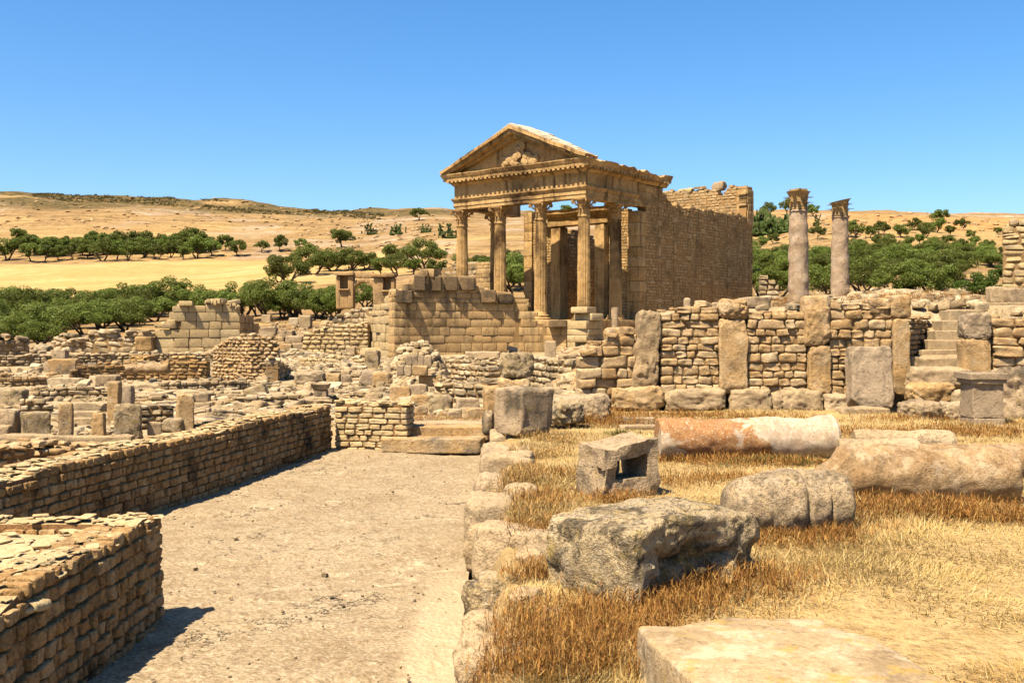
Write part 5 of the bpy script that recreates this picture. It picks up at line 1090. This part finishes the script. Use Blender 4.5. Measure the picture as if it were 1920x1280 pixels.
# pile of stones in the middle
def pile(name, label, prof, yb, n, s0, s1, seed, deep=1.2):
    R = random.Random(seed); a = Acc(); pr = np.array(prof, float); c, d, an, ti, rn = [], [], [], [], []; Yb = gp((pr[0, 0]+pr[-1, 0])/2, yb)[1]
    for i in range(n):
        px = R.uniform(pr[0, 0], pr[-1, 0]); yt = np.interp(px, pr[:, 0], pr[:, 1]); f = R.random(); Y = Yb+deep*f*(.75+.5*R.random())-.15; z = zat(yb-(yb-yt)*f, Yb)
        s = R.uniform(s0, s1); c.append((xat(px, Y), Y, z)); d.append((s, s*R.uniform(.6, 1), s*R.uniform(.4, .8))); an.append(R.uniform(0, 3)); ti.append(R.gauss(0, .3)); rn.append((R.random(), R.random(), .5))
    place_stones(a, c, d, an, ti, rn, 5, 5, .14)
    U, F = unitstone(8, 3); w = (pr[-1, 0]-pr[0, 0])/FPX*Yb; h = zat(pr[:, 1].min(), Yb)-zat(yb, Yb); a.add(U*np.array([w*.40, deep*.4, h*.80])+np.array([xat((pr[0, 0]+pr[-1, 0])/2, Yb), Yb+deep*.75, zat(yb, Yb)]), F, None, 1)
    return tag(a.build(name, [M['rubble'], M['fill']]), label, 'stone pile')
pile('stone_pile', 'round topped pile of stones and blocks in front of the curved wall', [(742, 680), (752, 652), (765, 646), (800, 648), (814, 662), (834, 704)], 726, 420, .14, .36, 516)
for i, (p0, p1) in enumerate(((762, 772), (773, 783), (784, 795), (796, 809))):
    gb('stone_block', ['narrow upright block, first from the left in the row set in the pile', 'narrow upright block, second in the row set in the pile', 'upright block, third in the row set in the pile', 'dark wider block at the right end of the row set in the pile'][i], 'block', p0, p1, 667, 686, 'greyslab' if i < 3 else 'grey', Y=gp(790, 728)[1]-.25, k=12, n=8)
for i, (p0, p1) in enumerate(((744, 757), (759, 771), (773, 801))):
    gb('stone_block', ['dark squared block, left in the lower row of the pile', 'pale squared block, middle in the lower row of the pile', 'long squared block, right in the lower row of the pile'][i], 'block', p0, p1, 686, 703, ['greyslab', 'white', 'ortho'][i], Y=gp(790, 728)[1]-.35, k=12, n=8)
gwall('white_topped_wall', 'small low wall with a white top course before the stone pile', [(810, 760), (912, 758)], [(810, 714), (912, 715)], ('rubble', 'fill'), seed=517, ch=(.12, .18), sw=(.15, .34), cap=5)
gwall('low_wall', 'low wall of pale small stones one row behind the white topped wall', [(828, 714), (914, 712)], [(828, 690), (870, 685), (914, 686)], ('rubble', 'fill'), seed=518, ch=(.12, .18), sw=(.16, .36), cap=6)
gwall('low_wall', 'farthest low wall right under the curved wall', [(832, 692), (1000, 690)], [(832, 672), (900, 674), (1000, 672)], ('rubble', 'fill'), seed=519, ch=(.14, .2), sw=(.2, .4), cap=6)
gwall('low_wall', 'low rubble wall between the split block and the tall wall', [(985, 722), (1090, 716)], [(985, 680), (1040, 676), (1090, 668)], ('rubble', 'fill'), seed=520, ch=(.13, .2), sw=(.18, .4), cap=6)
# little pedestal
pe = gp(598, 756); pd = empty('small_pedestal', tuple(pe), 'small dark pedestal with a flared top in the middle ruins', 'pedestal')
def ppart(nm, w0, w1, y0, y1, seed):
    Y = pe[1]+.3; V, F = stoneV((pe[0], Y, zat(y1, Y)), (w0/FPX*Y, w0/FPX*Y, zat(y0, Y)-zat(y1, Y)), n=12, k=12, amp=.03, seed=seed, fn=lambda U: np.column_stack([U[:, 0]*(1+(w1/w0-1)*(U[:, 2]*.5+.5)), U[:, 1]*(1+(w1/w0-1)*(U[:, 2]*.5+.5)), U[:, 2]])); mk(nm, V, F, M['grey'], pd, np.tile([.2, .9, .5], (len(V), 1)))
ppart('base', 40, 38, 743, 757, 1); ppart('die', 24, 24, 730, 744, 2); ppart('cap', 26, 36, 719, 731, 3)
for (q0, q1, y0, y1, yt0, yt1, sd_, lab, mt) in ((60, 205, 748, 744, 730, 727, 531, 'low ruined wall line behind the short dark stair', 'rubble'), (300, 470, 736, 730, 720, 715, 532, 'low ruined wall line right of the tallest post', 'rubble'), (250, 345, 764, 760, 748, 745, 533, 'low wall of flat stones behind the pale door post', 'rubble'),
                                 (380, 560, 768, 756, 752, 742, 534, 'low wall line just behind the court wall, left of the small pedestal', 'rubble'), (-40, 120, 724, 720, 706, 704, 535, 'low wall line at the far left below the block stack', 'rubwall'), (620, 745, 752, 750, 738, 736, 536, 'low wall line between the small pedestal and the wide tan slab', 'rubble'),
                                 (560, 690, 690, 690, 672, 674, 537, 'shallow terrace wall under the pale low wall', 'pashlar'), (440, 560, 752, 740, 742, 730, 538, 'half buried wall line left of the small pedestal', 'rubble')):
    gwall('low_wall', lab, [(q0, y0), (q1, y1)], [(q0, yt0), ((q0+q1)/2, (yt0+yt1)/2-1.5), (q1, yt1)], (mt, 'fill'), seed=sd_, ch=(.11, .17), sw=(.16, .42), k=9, cap=3)
# loose stone spread
heap('rubble', 'slope of tumbled stones in the middle of the ruins', 515, 760, 672, 712, 900, .12, .42, 'rubble', 21, up=.35, prof=lambda p: max(0, 1-abs(p-620)/110))
heap('rubble', 'pale stones scattered over the lower town', 0, 760, 690, 800, 1000, .08, .36, 'rubble', 22)
heap('flagstone_rubble', 'flat broken paving stones lying behind the court wall', 240, 720, 720, 800, 700, .15, .6, 'rubble', 23, flat=.22)
heap('rubble', 'stones scattered around the stone pile and low walls', 700, 1080, 672, 780, 900, .08, .30, 'rubble', 24)
heap('rubble', 'far stones at the edge of the ruins below the grove', 60, 640, 652, 690, 600, .15, .6, 'rubble', 25)
heap('rubble', 'stones strewn on the slope between the olives and the pale low wall', 480, 640, 600, 655, 350, .15, .55, 'rubble', 27)
heap('rubble', 'gravel and small stones along the bottom left ruins', 0, 260, 800, 850, 400, .05, .2, 'rubble', 26)
# ------------------------------------------------------------------ olive trees, bushes, cactus
def leaf_mat(name, c0, c1, c2):
    m, nt, b, pos, col = newmat(name, .55); L = nt.links
    c = mixc(nt, ramp(nt, col[0], 0, .55), c0, c1); c = mixc(nt, ramp(nt, col[0], .6, 1), c, c2); oi = _n(nt, 'ShaderNodeObjectInfo')
    hv = _n(nt, 'ShaderNodeHueSaturation'); L.new(c, hv.inputs['Color']); L.new(ramp(nt, oi.outputs['Random'], 0, 1, .65, 1.5), hv.inputs['Value']); L.new(ramp(nt, oi.outputs['Random'], 0, 1, .485, .515), hv.inputs['Hue'])
    L.new(hv.outputs[0], b.inputs['Base Color']); tr = _n(nt, 'ShaderNodeBsdfTranslucent'); L.new(hv.outputs[0], tr.inputs[0]); mx = _n(nt, 'ShaderNodeMixShader'); mx.inputs[0].default_value = .4
    L.new(b.outputs[0], mx.inputs[1]); L.new(tr.outputs[0], mx.inputs[2]); L.new(mx.outputs[0], nt.nodes['Material Output'].inputs[0]); return m
M['olive'] = leaf_mat('olive_leaves', (.10, .145, .018), (.175, .22, .034), (.29, .32, .085))
M['bush'] = leaf_mat('bush_leaves', (.065, .12, .014), (.12, .19, .026), (.20, .27, .06))
M['heath'] = leaf_mat('heath', (.07, .055, .016), (.12, .095, .03), (.20, .15, .05))
M['cactus'] = leaf_mat('cactus_pads', (.07, .11, .025), (.12, .16, .04), (.22, .23, .08))
M['bark'] = stone_mat('bark', (.10, .075, .05), (.13, .10, .07), (.17, .13, .09), (.05, .04, .03), .3, 4)
def leaves(acc, rng, blobs, n, ls, up=.25):
    """leaf-sized faces on and just inside the surfaces of many small clumps"""
    B = np.array(blobs); w = B[:, 3]**2; k = rng.choice(len(B), n, p=w/w.sum()); d = rng.normal(size=(n, 3)); d /= np.linalg.norm(d, axis=1)[:, None]
    rad = B[k, 3]*(.55+.5*rng.random(n)**.6); c = B[k, :3]+d*rad[:, None]*np.array([1, 1, .8])
    nrm = d+rng.normal(size=(n, 3))*.7+np.array([0, 0, up]); nrm /= np.linalg.norm(nrm, axis=1)[:, None]
    t = np.cross(nrm, rng.normal(size=(n, 3))); t /= np.maximum(np.linalg.norm(t, axis=1), 1e-6)[:, None]; s = np.cross(nrm, t)
    a = ls*(.6+.8*rng.random(n))[:, None]; b = a*.42
    V = np.stack([c-t*a, c+s*b-t*a*.1, c+t*a, c-s*b-t*a*.1], 1).reshape(-1, 3); F = np.arange(4*n).reshape(n, 4)
    r = np.repeat(np.clip(rng.random(n)*.8+.2*rng.random(len(B))[k], 0, 1), 4); acc.add(V, F, np.column_stack([r, r, r]))
def tree_meshes(seed, h=1., wide=1., n=2200, ls=.035, trunk=.28, mat='olive', multi=2):
    """unit-height tree: tapered trunk with limbs; crown of many clumps"""
    rng = np.random.default_rng(seed); ta = Acc(); ca = Acc(); blobs = []
    for s_ in range(multi):
        ang = rng.uniform(0, 6.28); l = np.array([cos(ang), sin(ang), 0])*(.10 if multi > 1 else .04)
        P = [np.array([0, 0, -.04])+l*.25, np.array([0, 0, trunk*.5])+l*.7, np.array([0, 0, trunk])+l*1.4]; V, F = tube(P, [.042, .03, .024], 6); ta.add(V, F)
        for b_ in range(3):
            a2 = ang+rng.uniform(-1.2, 1.2); e = P[-1]+np.array([cos(a2)*.22*wide, sin(a2)*.22*wide, rng.uniform(.18, .42)]); V, F = tube([P[-1], (P[-1]+e)/2+[0, 0, .03], e], [.02, .014, .006], 5); ta.add(V, F)
            blobs.append((*e, rng.uniform(.09, .15)))
    for i in range(22):
        d = rng.normal(size=3); d /= np.linalg.norm(d); rr = rng.uniform(.45, 1.0)
        blobs.append((d[0]*.36*wide*rr, d[1]*.36*wide*rr, trunk+.36+d[2]*.27*rr, rng.uniform(.075, .155)))
    leaves(ca, rng, blobs, n, ls)
    def fin(a, nm, mt): return mesh(nm, np.concatenate(a.V), [np.concatenate(v) for v in a.F.values()], M[mt], np.concatenate(a.C), smooth=False)
    return fin(ta, 'trunk', 'bark'), fin(ca, 'crown', mat)
TV = {'near': [tree_meshes(600+i, n=8200, ls=.020, wide=1.15+.1*(i % 3), trunk=.12+.04*(i % 3), multi=2+i % 2) for i in range(5)],
      'far': [tree_meshes(640+i, n=2800, ls=.033, wide=1.05+.12*(i % 3), trunk=.18, multi=1+i % 2) for i in range(5)],
      'bush': [tree_meshes(680+i, n=5200, ls=.027, wide=1.3, trunk=.02, mat='bush', multi=1) for i in range(3)]}
_tn = [0]
def tree(kind, px, py, hpx, label, group=None, cat='olive tree', name='olive_tree', wide=1., Y=None):
    i = _tn[0]; _tn[0] += 1; p = gp(px, py) if Y is None else np.array([xat(px, Y), Y, zat(py, Y)]); h = 1.22*hpx/FPX*p[1]; tm, cm = TV[kind][(i*7+i//3) % len(TV[kind])]
    e = empty(name, p-[0, 0, .05*h], label, cat, group); e.rotation_euler.z = (i*2.399) % 6.28; e.scale = (h*wide/1.0, h*wide/1.0, h)
    for nm, me in (('trunk', tm), ('crown', cm)):
        o = bpy.data.objects.new(nm, me); COL.objects.link(o); o.parent = e
    e['kind'] = 'thing'; return e
R = random.Random(44)
def grove(kind, pts, label, group, jit=3, **k):
    for (px, py, h) in pts: tree(kind, px+R.uniform(-jit, jit), py+R.uniform(-jit*.4, jit*.4), h*R.uniform(.88, 1.12), label, group, **k)
# the straight row across the stubble field
row = [(x, 492-10*x/470+R.uniform(-3, 3), R.uniform(32, 46)) for x in np.arange(60, 420, 26)]
row += [(x, 482-12*x/470+R.uniform(-3, 3), R.uniform(32, 44)) for x in np.arange(46, 400, 21)]+[(x, 474-10*x/470+R.uniform(-3, 3), R.uniform(28, 38)) for x in np.arange(40, 380, 26)]+[(x, 483-12*x/470+R.uniform(-5, 5), R.uniform(26, 40)) for x in np.arange(90, 440, 30)]
grove('far', row, 'small round olive tree in the dense band across the yellow field', 'olive trees of the band across the field')
tree('far', 12, 489, 46, 'olive tree at the left end of the band, cut by the picture edge')
tree('far', 36, 458, 34, 'round dark tree standing up behind the left end of the band', cat='tree', name='round_tree')
tree('far', 380, 471, 36, 'olive tree rising above the middle right of the band')
tree('far', 446, 481, 36, 'round olive tree at the right end of the band, standing free')
tree('far', 490, 474, 25, 'smallest olive tree in the gap right of the band')
tree('far', 525, 472, 32, 'wide olive tree standing free right of the band'); tree('far', 564, 470, 24, 'small leaning olive tree farthest right beyond the band')
for (px, py, h, lab) in ((540, 532, 54, 'leaning open olive tree at the left of the middle slope'), (524, 530, 30, 'low bushy olive under the leaning open tree'), (588, 516, 52, 'olive tree with a two storey crown on the middle slope'), (576, 486, 26, 'small olive above the two storey crown'),
                         (625, 508, 40, 'olive tree in the centre of the middle slope group'), (655, 508, 40, 'broad olive tree at the right of the middle slope group'), (684, 507, 32, 'low olive tree ending the middle slope group'), (641, 464, 34, 'olive tree alone above the middle slope group'),
                         (735, 488, 28, 'round olive tree alone on the bare slope left of the temple'), (716, 516, 34, 'wide low olive left of the temple slope'), (745, 517, 36, 'dark olive beside the wide low one'), (775, 515, 30, 'olive in front of the tall loose olive'), (798, 508, 52, 'tall loose olive tree closest to the temple front'), (818, 516, 28, 'small olive at the foot of the tall loose one'),
                         (787, 414, 22, 'single dark round tree on the skyline left of the temple'), (622, 599, 46, 'olive tree with a clear trunk below the arch ruin'), (686, 578, 44, 'olive tree standing inside the ruined arch')):
    tree('far' if h < 36 else 'near', px, py, h*1.15, lab, wide=1.22)
# the grove below the field
low = []
for y, n_, h in ((588, 7, 46), (600, 8, 50), (614, 8, 54), (628, 8, 58), (642, 7, 60)):
    for i in range(n_):
        x = -20+i*(345/n_)+R.uniform(-9, 9)
        if x < 120+(640-y)*4 or y < 635: low.append((x, y+(-7 if x > 200 else 0)+R.uniform(-4, 4), h*1.15*R.uniform(.85, 1.15)))
grove('near', [p for p in low if not (p[0] > 250 and p[1] > 612)], 'bushy green olive tree in the thick grove at the left', 'olive trees of the left grove', wide=1.3)
grove('near', [(x, 590+R.uniform(-3, 4)+(7 if x > 420 else 0), R.uniform(54, 74)) for x in np.arange(330, 632, 25)], 'olive tree in the line running towards the arch', 'olive trees in the line towards the arch', wide=1.15)
tree('near', 72, 652, 52, 'dark spreading olive tree with a thick trunk over the ruins', wide=1.3); tree('near', 8, 640, 60, 'big olive tree at the left edge of the grove', wide=1.3)
# behind the temple
grove('near', [(x, y+R.uniform(-4, 4), h) for (x, y, h) in ((862, 500, 26), (880, 512, 34), (905, 502, 34), (925, 520, 44), (948, 540, 60), (968, 556, 76), (978, 520, 50), (955, 508, 40), (990, 545, 60))], 'olive tree seen between the temple columns', 'olive trees behind the temple', wide=1.2)
tree('far', 866, 398, 18, 'treetop on the skyline beside the left temple column', cat='tree', name='skyline_tree', wide=1.3); tree('far', 1062, 388, 20, 'treetop showing under the temple architrave', cat='tree', name='skyline_tree', wide=1.4)
# the grove on the right
rg = []
for y, h in ((476, 26), (486, 30), (499, 38), (513, 46), (527, 54)):
    for i in range(15):
        x = 1405+i*34+R.uniform(-11, 11)
        if x < 1895 and not (x > 1800 and y > 505) and not (x < 1600 and y < 480): rg.append((x, y+R.uniform(-4, 4), h*R.uniform(.9, 1.1)))
grove('near', rg, 'olive tree in the wide green grove at the right', 'olive trees of the right grove', wide=1.25)
for (px, py, h, lab) in ((1545, 556, 78, 'tall olive tree between the two standing columns'), (1620, 556, 72, 'dark olive tree just right of the broken column'), (1686, 557, 78, 'tallest rounded olive tree in the front row of the right grove'), (1738, 557, 76, 'grey green olive tree in the middle of the front row on the right'), (1778, 540, 60, 'olive tree stepping back at the right of the front row'),
                         (1455, 560, 74, 'olive tree filling the gap between temple wall and left standing column'), (1425, 556, 58, 'olive tree at the rear corner of the temple')):
    tree('near', px, py, h, lab, wide=1.15)
for (px, py, h, lab) in ((1850, 560, 64, 'bright green bush in front of the tall pier'), (1800, 552, 36, 'low green bush left of the bright one'), (1760, 556, 26, 'small bright bush under the front olives'), (1660, 557, 18, 'low fresh green bush at the foot of the olives'), (1880, 520, 40, 'green bush touching the tall pier')):
    tree('bush', px, py, h, lab, cat='bush', name='green_bush', wide=1.1)
for (px, py, h, lab) in ((1604, 446, 34, 'olive with a forked trunk on the red bank right of the columns'), (1632, 446, 24, 'low olive left of the leaning one on the red bank'), (1652, 441, 28, 'leaning olive on the red bank'), (1692, 446, 28, 'round olive at the left foot of the tall skyline pair'), (1713, 432, 24, 'small olive higher on the bank'), (1735, 446, 32, 'broad olive below the tall skyline tree'),
                         (1762, 420, 30, 'tall dark tree breaking the skyline on the right'), (1755, 436, 30, 'olive just under the skyline tree'), (1781, 442, 22, 'small round olive alone on the sand'), (1806, 432, 24, 'highest small olive at the right of the bank'), (1872, 440, 16, 'low bush by the tall pier on the sand'), (1531, 450, 28, 'olive between the columns on the slope'), (1530, 428, 14, 'tiny olive between the columns, higher up'),
                         (1476, 402, 30, 'tree crown rising behind the left standing column'), (1524, 406, 24, 'umbrella shaped tree right of the left column capital'), (1440, 404, 26, 'broad treetop on the skyline right of the temple')):
    tree('far', px, py, h, lab, wide=1.1)
for (px, py, h) in ((1580, 462, 22), (1612, 468, 20), (1645, 462, 24), (1668, 470, 22), (1700, 466, 24), (1724, 458, 22), (1748, 468, 26), (1778, 460, 22), (1800, 470, 24), (1828, 462, 22), (1848, 472, 24), (1820, 448, 18), (1668, 455, 18), (1500, 462, 24), (1425, 468, 26), (1450, 458, 24)):
    tree('far', px, py, h, 'small olive tree thinly spread above the right grove', 'small olives above the right grove', wide=1.1)
def cactus(px, py, hpx, wpx, n, label, seed):
    """prickly pear: flat pads growing from one another"""
    p = gp(px, py); s = p[1]/FPX; rng = np.random.default_rng(seed); a = Acc(); U, F = unitstone(3, 2.2); tips = []; a.add(unitstone(4, 2)[0]*np.array([wpx*s*.5, wpx*s*.35, hpx*s*.12])+p, unitstone(4, 2)[1], np.full(3, .1))
    for i in range(n):
        b = np.array([rng.normal()*wpx*s*.28, rng.normal()*wpx*s*.2, 0]) if i < n*.3 or not tips else tips[rng.integers(len(tips))]
        if b[2] > hpx*s*.85: b = np.array([rng.normal()*wpx*s*.3, 0, .0])
        L = hpx*s*rng.uniform(.22, .34); t = rng.normal()*.5; az = rng.uniform(0, 3.14); V = U*np.array([L*.36, L*.09, L*.5])+[0, 0, L*.5]; V = rotz(roty(V, t), az); tip = rotz(roty(np.array([[0, 0, L*.95]]), t), az)[0]
        a.add(V+b+p, F, np.full(3, rng.random())); tips.append(b+tip)
    tag(a.build('cactus', [M['cactus']]), label, 'cactus', 'prickly pears on the slope')
for args in ((700, 440, 18, 26, 60, 'prickly pear clump, left one on the slope left of the temple', 1), (745, 440, 20, 30, 70, 'prickly pear clump, middle one on the slope left of the temple', 2), (800, 436, 16, 26, 60, 'low prickly pear clump right of the middle one', 5), (848, 446, 26, 34, 90, 'big prickly pear clump close to the left temple column', 3), (1435, 440, 46, 60, 200, 'large prickly pear thicket just right of the temple wall', 4), (1470, 436, 34, 40, 110, 'prickly pear thicket behind the left standing column', 6), (1535, 414, 12, 16, 40, 'small prickly pear on the skyline between the columns', 7)):
    cactus(*args)
heap('rock_outcrop', 'pale rocks breaking through the dry hillside', 560, 860, 402, 505, 260, .5, 1.8, 'ortho', 61, flat=.35)
heap('rock_outcrop', 'grey rock ledges high on the left hill', 0, 700, 372, 432, 260, .5, 2.2, 'ortho', 62, flat=.22)
heap('rock_outcrop', 'rocks on the red bank behind the standing columns', 1420, 1880, 400, 450, 200, .4, 1.6, 'ortho', 63, flat=.4)
rng = np.random.default_rng(12); pq = np.column_stack([rng.uniform(60, 720, 2600), rng.uniform(0, 1, 2600)]); topy = np.interp(pq[:, 0], [0, 200, 300, 420, 500, 640, 720], [362, 360, 364, 374, 384, 392, 397]); dep = np.interp(pq[:, 0], [60, 130, 300, 440, 560, 720], [4, 16, 18, 20, 12, 14])
pq = pq[(fbm(np.column_stack([pq[:, 0]*.02, pq[:, 1]*2, pq[:, 0]*0]), 3, 5) > -.25)]; topy = np.interp(pq[:, 0], [0, 200, 300, 420, 500, 640, 720], [362, 360, 364, 374, 384, 392, 397]); dep = np.interp(pq[:, 0], [60, 130, 300, 440, 560, 720], [4, 16, 18, 20, 12, 14])
Q = gpv(pq[:, 0], topy+dep*pq[:, 1]**1.4+3); Q = Q[Q[:, 1] < 540]; A_ = Acc(); leaves(A_, rng, np.column_stack([Q, rng.uniform(.3, .8, len(Q))]), len(Q)*12, .38); tag(A_.build('scrub', [M['heath']], smooth=False), 'dark low scrub along the crest of the left hill', 'scrub', None, 'stuff')
# ------------------------------------------------------------------ dry grass and weeds
def blade_mat(name, c0, c1, c2, c3):
    m, nt, b, pos, col = newmat(name, .7); L = nt.links
    c = mixc(nt, ramp(nt, col[0], 0, .5), c0, c1); c = mixc(nt, ramp(nt, col[0], .5, 1), c, c2); c = mixc(nt, col[1], c, c3); L.new(c, b.inputs['Base Color'])
    tr = _n(nt, 'ShaderNodeBsdfTranslucent'); L.new(c, tr.inputs[0]); mx = _n(nt, 'ShaderNodeMixShader'); mx.inputs[0].default_value = .3; L.new(b.outputs[0], mx.inputs[1]); L.new(tr.outputs[0], mx.inputs[2]); L.new(mx.outputs[0], nt.nodes['Material Output'].inputs[0]); return m
M['straw'] = blade_mat('straw', (.58, .37, .105), (.74, .52, .19), (.84, .67, .36), (.40, .19, .045))
M['weed'] = blade_mat('dry_weed', (.50, .22, .04), (.62, .34, .08), (.72, .48, .16), (.26, .10, .025))
M['green_weed'] = blade_mat('green_weed', (.06, .10, .015), (.10, .16, .03), (.18, .22, .06), (.3, .2, .06))
def blades(P, L, wd, lean, az, curve, rnd, rng):
    """P bases; each blade a bent tapering strip"""
    n = len(P); d = np.column_stack([np.cos(az), np.sin(az), np.zeros(n)]); s = np.column_stack([-np.sin(az), np.cos(az), np.zeros(n)]); up = np.array([0, 0, 1.])
    def pt(t):
        a = lean+curve*t; return P+(d*np.sin(lean+curve*t*.5)[:, None]+up*np.cos(lean+curve*t*.5)[:, None])*(L*t)[:, None]
    p0, p1, p2 = P, pt(.5), pt(1.); w = wd[:, None]
    V = np.stack([p0-s*w, p0+s*w, p1+s*w*.8, p1-s*w*.8, p2], 1).reshape(-1, 3); b = np.arange(n)[:, None]*5
    return V, [b+np.array([[0, 1, 2, 3]]), b+np.array([[3, 2, 4]])], np.repeat(rnd, 5, 0)
rng = np.random.default_rng(9); acc = Acc()
N = 640000; Yg = 3.4*np.exp(rng.random(N)*np.log(20.6/3.4)); keep = rng.random(N) < np.clip(.55+.45*(Yg/12), 0, 1); Yg = Yg[keep]
Xg = rng.random(len(Yg))*(.55*Yg+1.2)-.42; Pg = np.column_stack([Xg, Yg, 0*Xg])
patch = fbm(Pg*.9, 3, 81); kp = (rng.random(len(Yg)) < .70+.75*patch) & (Xg > -.30+.10*vnoise(Pg*1.5, 83)+np.where(Yg > 12, .12, 0)+.36); Pg = Pg[kp]; patch = patch[kp]
Pg[:, 2] = T(Pg[:, 0], Pg[:, 1])-.01; n = len(Pg); tall = sstep(.2, .8, fbm(Pg*.7+5, 3, 85))
flow = 2*pi*fbm(Pg*.45, 2, 87)
edge_ = np.clip(1-(Pg[:, 0]+.3)/1.1, 0, 1)*(Pg[:, 1] < 15)
L_ = (.04+.075*rng.random(n))*(1+.6*tall+0.35*edge_*rng.random(n)); lean = np.clip(rng.normal(1.22, .28, n)-.55*(tall+.4*edge_)*rng.random(n), .1, 1.55)
V, F, c = blades(Pg, L_, (.0010+.0013*rng.random(n))*(1+Pg[:, 1]/10), lean, flow+rng.normal(0, 1.1, n), rng.normal(.35, .3, n), np.column_stack([np.clip(rng.random(n)*.75+.25*patch+.15, 0, 1), np.clip(.9*sstep(.15, .6, fbm(Pg*1.3, 3, 89))*rng.random(n), 0, 1), rng.random(n)]), rng)
acc.add(V, F, c); tag(acc.build('dry_grass', [M['straw']], smooth=False, base=np.zeros(3)), 'matted yellow dry grass covering the ground right of the court', 'grass', None, 'stuff')
def weeds(label, spots, mat='weed', seed=1, name='dry_weeds', dens=.42):
    """spots: px, py, radius (m), height (m), count"""
    rng = np.random.default_rng(seed); A = Acc()
    for (px, py, rad, h, cnt) in spots:
        p = gp(px, py); cnt = int(cnt*dens); rad *= 1.4; q = np.column_stack([p[0]+rng.normal(size=cnt)*rad, p[1]+rng.normal(size=cnt)*rad*.6, np.zeros(cnt)]); q[:, 2] = T(q[:, 0], q[:, 1])-.01
        ln = h*(.35+.75*rng.random(cnt)); V, F, c = blades(q, ln, (.0008+.0009*rng.random(cnt))*(1+p[1]/9), np.abs(rng.normal(.5, .6, cnt)), rng.random(cnt)*6.28, rng.normal(.2, .7, cnt), rng.random((cnt, 3)), rng); A.add(V, F, c)
        m = cnt*6; k = rng.integers(0, cnt, m); t = rng.uniform(.3, .9, m); base = q[k]+np.column_stack([rng.normal(size=m)*.03, rng.normal(size=m)*.03, ln[k]*t*.85])   # side twigs with small seed heads
        V, F, c = blades(base, .03+.05*rng.random(m), (.0009+.0010*rng.random(m))*(1+p[1]/8), rng.uniform(.2, 1.3, m), rng.random(m)*6.28, rng.normal(0, .4, m), rng.random((m, 3)), rng); A.add(V, F, c)
    return tag(A.build(name, [M[mat]], smooth=False), label, 'weeds', None, 'stuff')
weeds('rust brown dry weeds growing round the foreground stones', [(1000, 1235, .16, .28, 900), (1060, 1190, .16, .24, 800), (1110, 1260, .14, .26, 700), (1010, 1275, .12, .22, 500), (1160, 1195, .12, .18, 500), (1240, 1150, .18, .20, 700), (1340, 1120, .20, .24, 900), (1420, 1090, .14, .18, 500), (1180, 1140, .12, .16, 500),
       (985, 1020, .10, .26, 350), (1010, 950, .14, .24, 450), (1030, 900, .16, .22, 400), (1000, 1090, .08, .20, 300)], 'weed', 2)
weeds('golden brown dry weeds along the foot of the fallen columns', [(1600, 960, .16, .20, 500), (1660, 965, .18, .22, 700), (1740, 968, .2, .20, 700), (1820, 970, .2, .22, 700), (1890, 972, .2, .2, 600), (1280, 862, .24, .16, 600), (1340, 866, .24, .14, 500), (1420, 870, .2, .12, 400), (1500, 868, .2, .12, 400), (1400, 1015, .12, .12, 350), (1500, 1022, .16, .14, 500), (1570, 1012, .1, .16, 350), (1150, 940, .14, .14, 400), (1360, 900, .2, .12, 500), (1250, 905, .2, .08, 300)], 'weed', 3)
weeds('orange dry weeds at the foot of the tall wall and pedestal', [(1090, 790, .4, .35, 900), (1130, 800, .3, .3, 600), (1240, 782, .4, .16, 600), (1330, 782, .4, .14, 500), (1450, 786, .4, .14, 500), (1740, 810, .4, .18, 600), (1790, 815, .3, .16, 500), (1600, 815, .3, .18, 400), (1900, 815, .3, .2, 400), (1690, 790, .3, .2, 400), (1060, 770, .2, .3, 400)], 'weed', 4)
weeds('tall straw coloured grass along the kerb stones', [(980, 905, .12, .26, 500), (1010, 860, .2, .22, 500), (1040, 830, .2, .2, 400), (1000, 980, .1, .28, 400), (1030, 1010, .1, .25, 400), (800, 795, .4, .12, 300), (860, 792, .3, .1, 200), (1580, 985, .06, .3, 120)], 'straw', 5, 'tall_grass')
weeds('few small green weeds among the dry grass and ruins', [(1420, 868, .14, .09, 260), (1470, 866, .14, .10, 240), (1165, 818, .1, .12, 160), (1500, 870, .1, .08, 150), (690, 716, .3, .12, 250), (720, 722, .3, .14, 300), (500, 728, .4, .14, 300), (345, 728, .3, .1, 160), (640, 735, .4, .1, 200), (160, 752, .3, .12, 160), (655, 742, .3, .1, 200), (470, 785, .2, .1, 160)], 'green_weed', 6, 'green_weeds')
weeds('dry tan grass patches on the terrace and between the ruins', [(1660, 566, .8, .3, 500), (1720, 562, .8, .35, 500), (1450, 572, .6, .3, 400), (1480, 574, .4, .3, 300), (340, 728, .8, .12, 400), (425, 726, .9, .12, 400), (560, 600, 2., .3, 500), (600, 596, 2., .3, 500), (470, 626, 1.5, .3, 400), (790, 788, .4, .14, 300)], 'weed', 7)
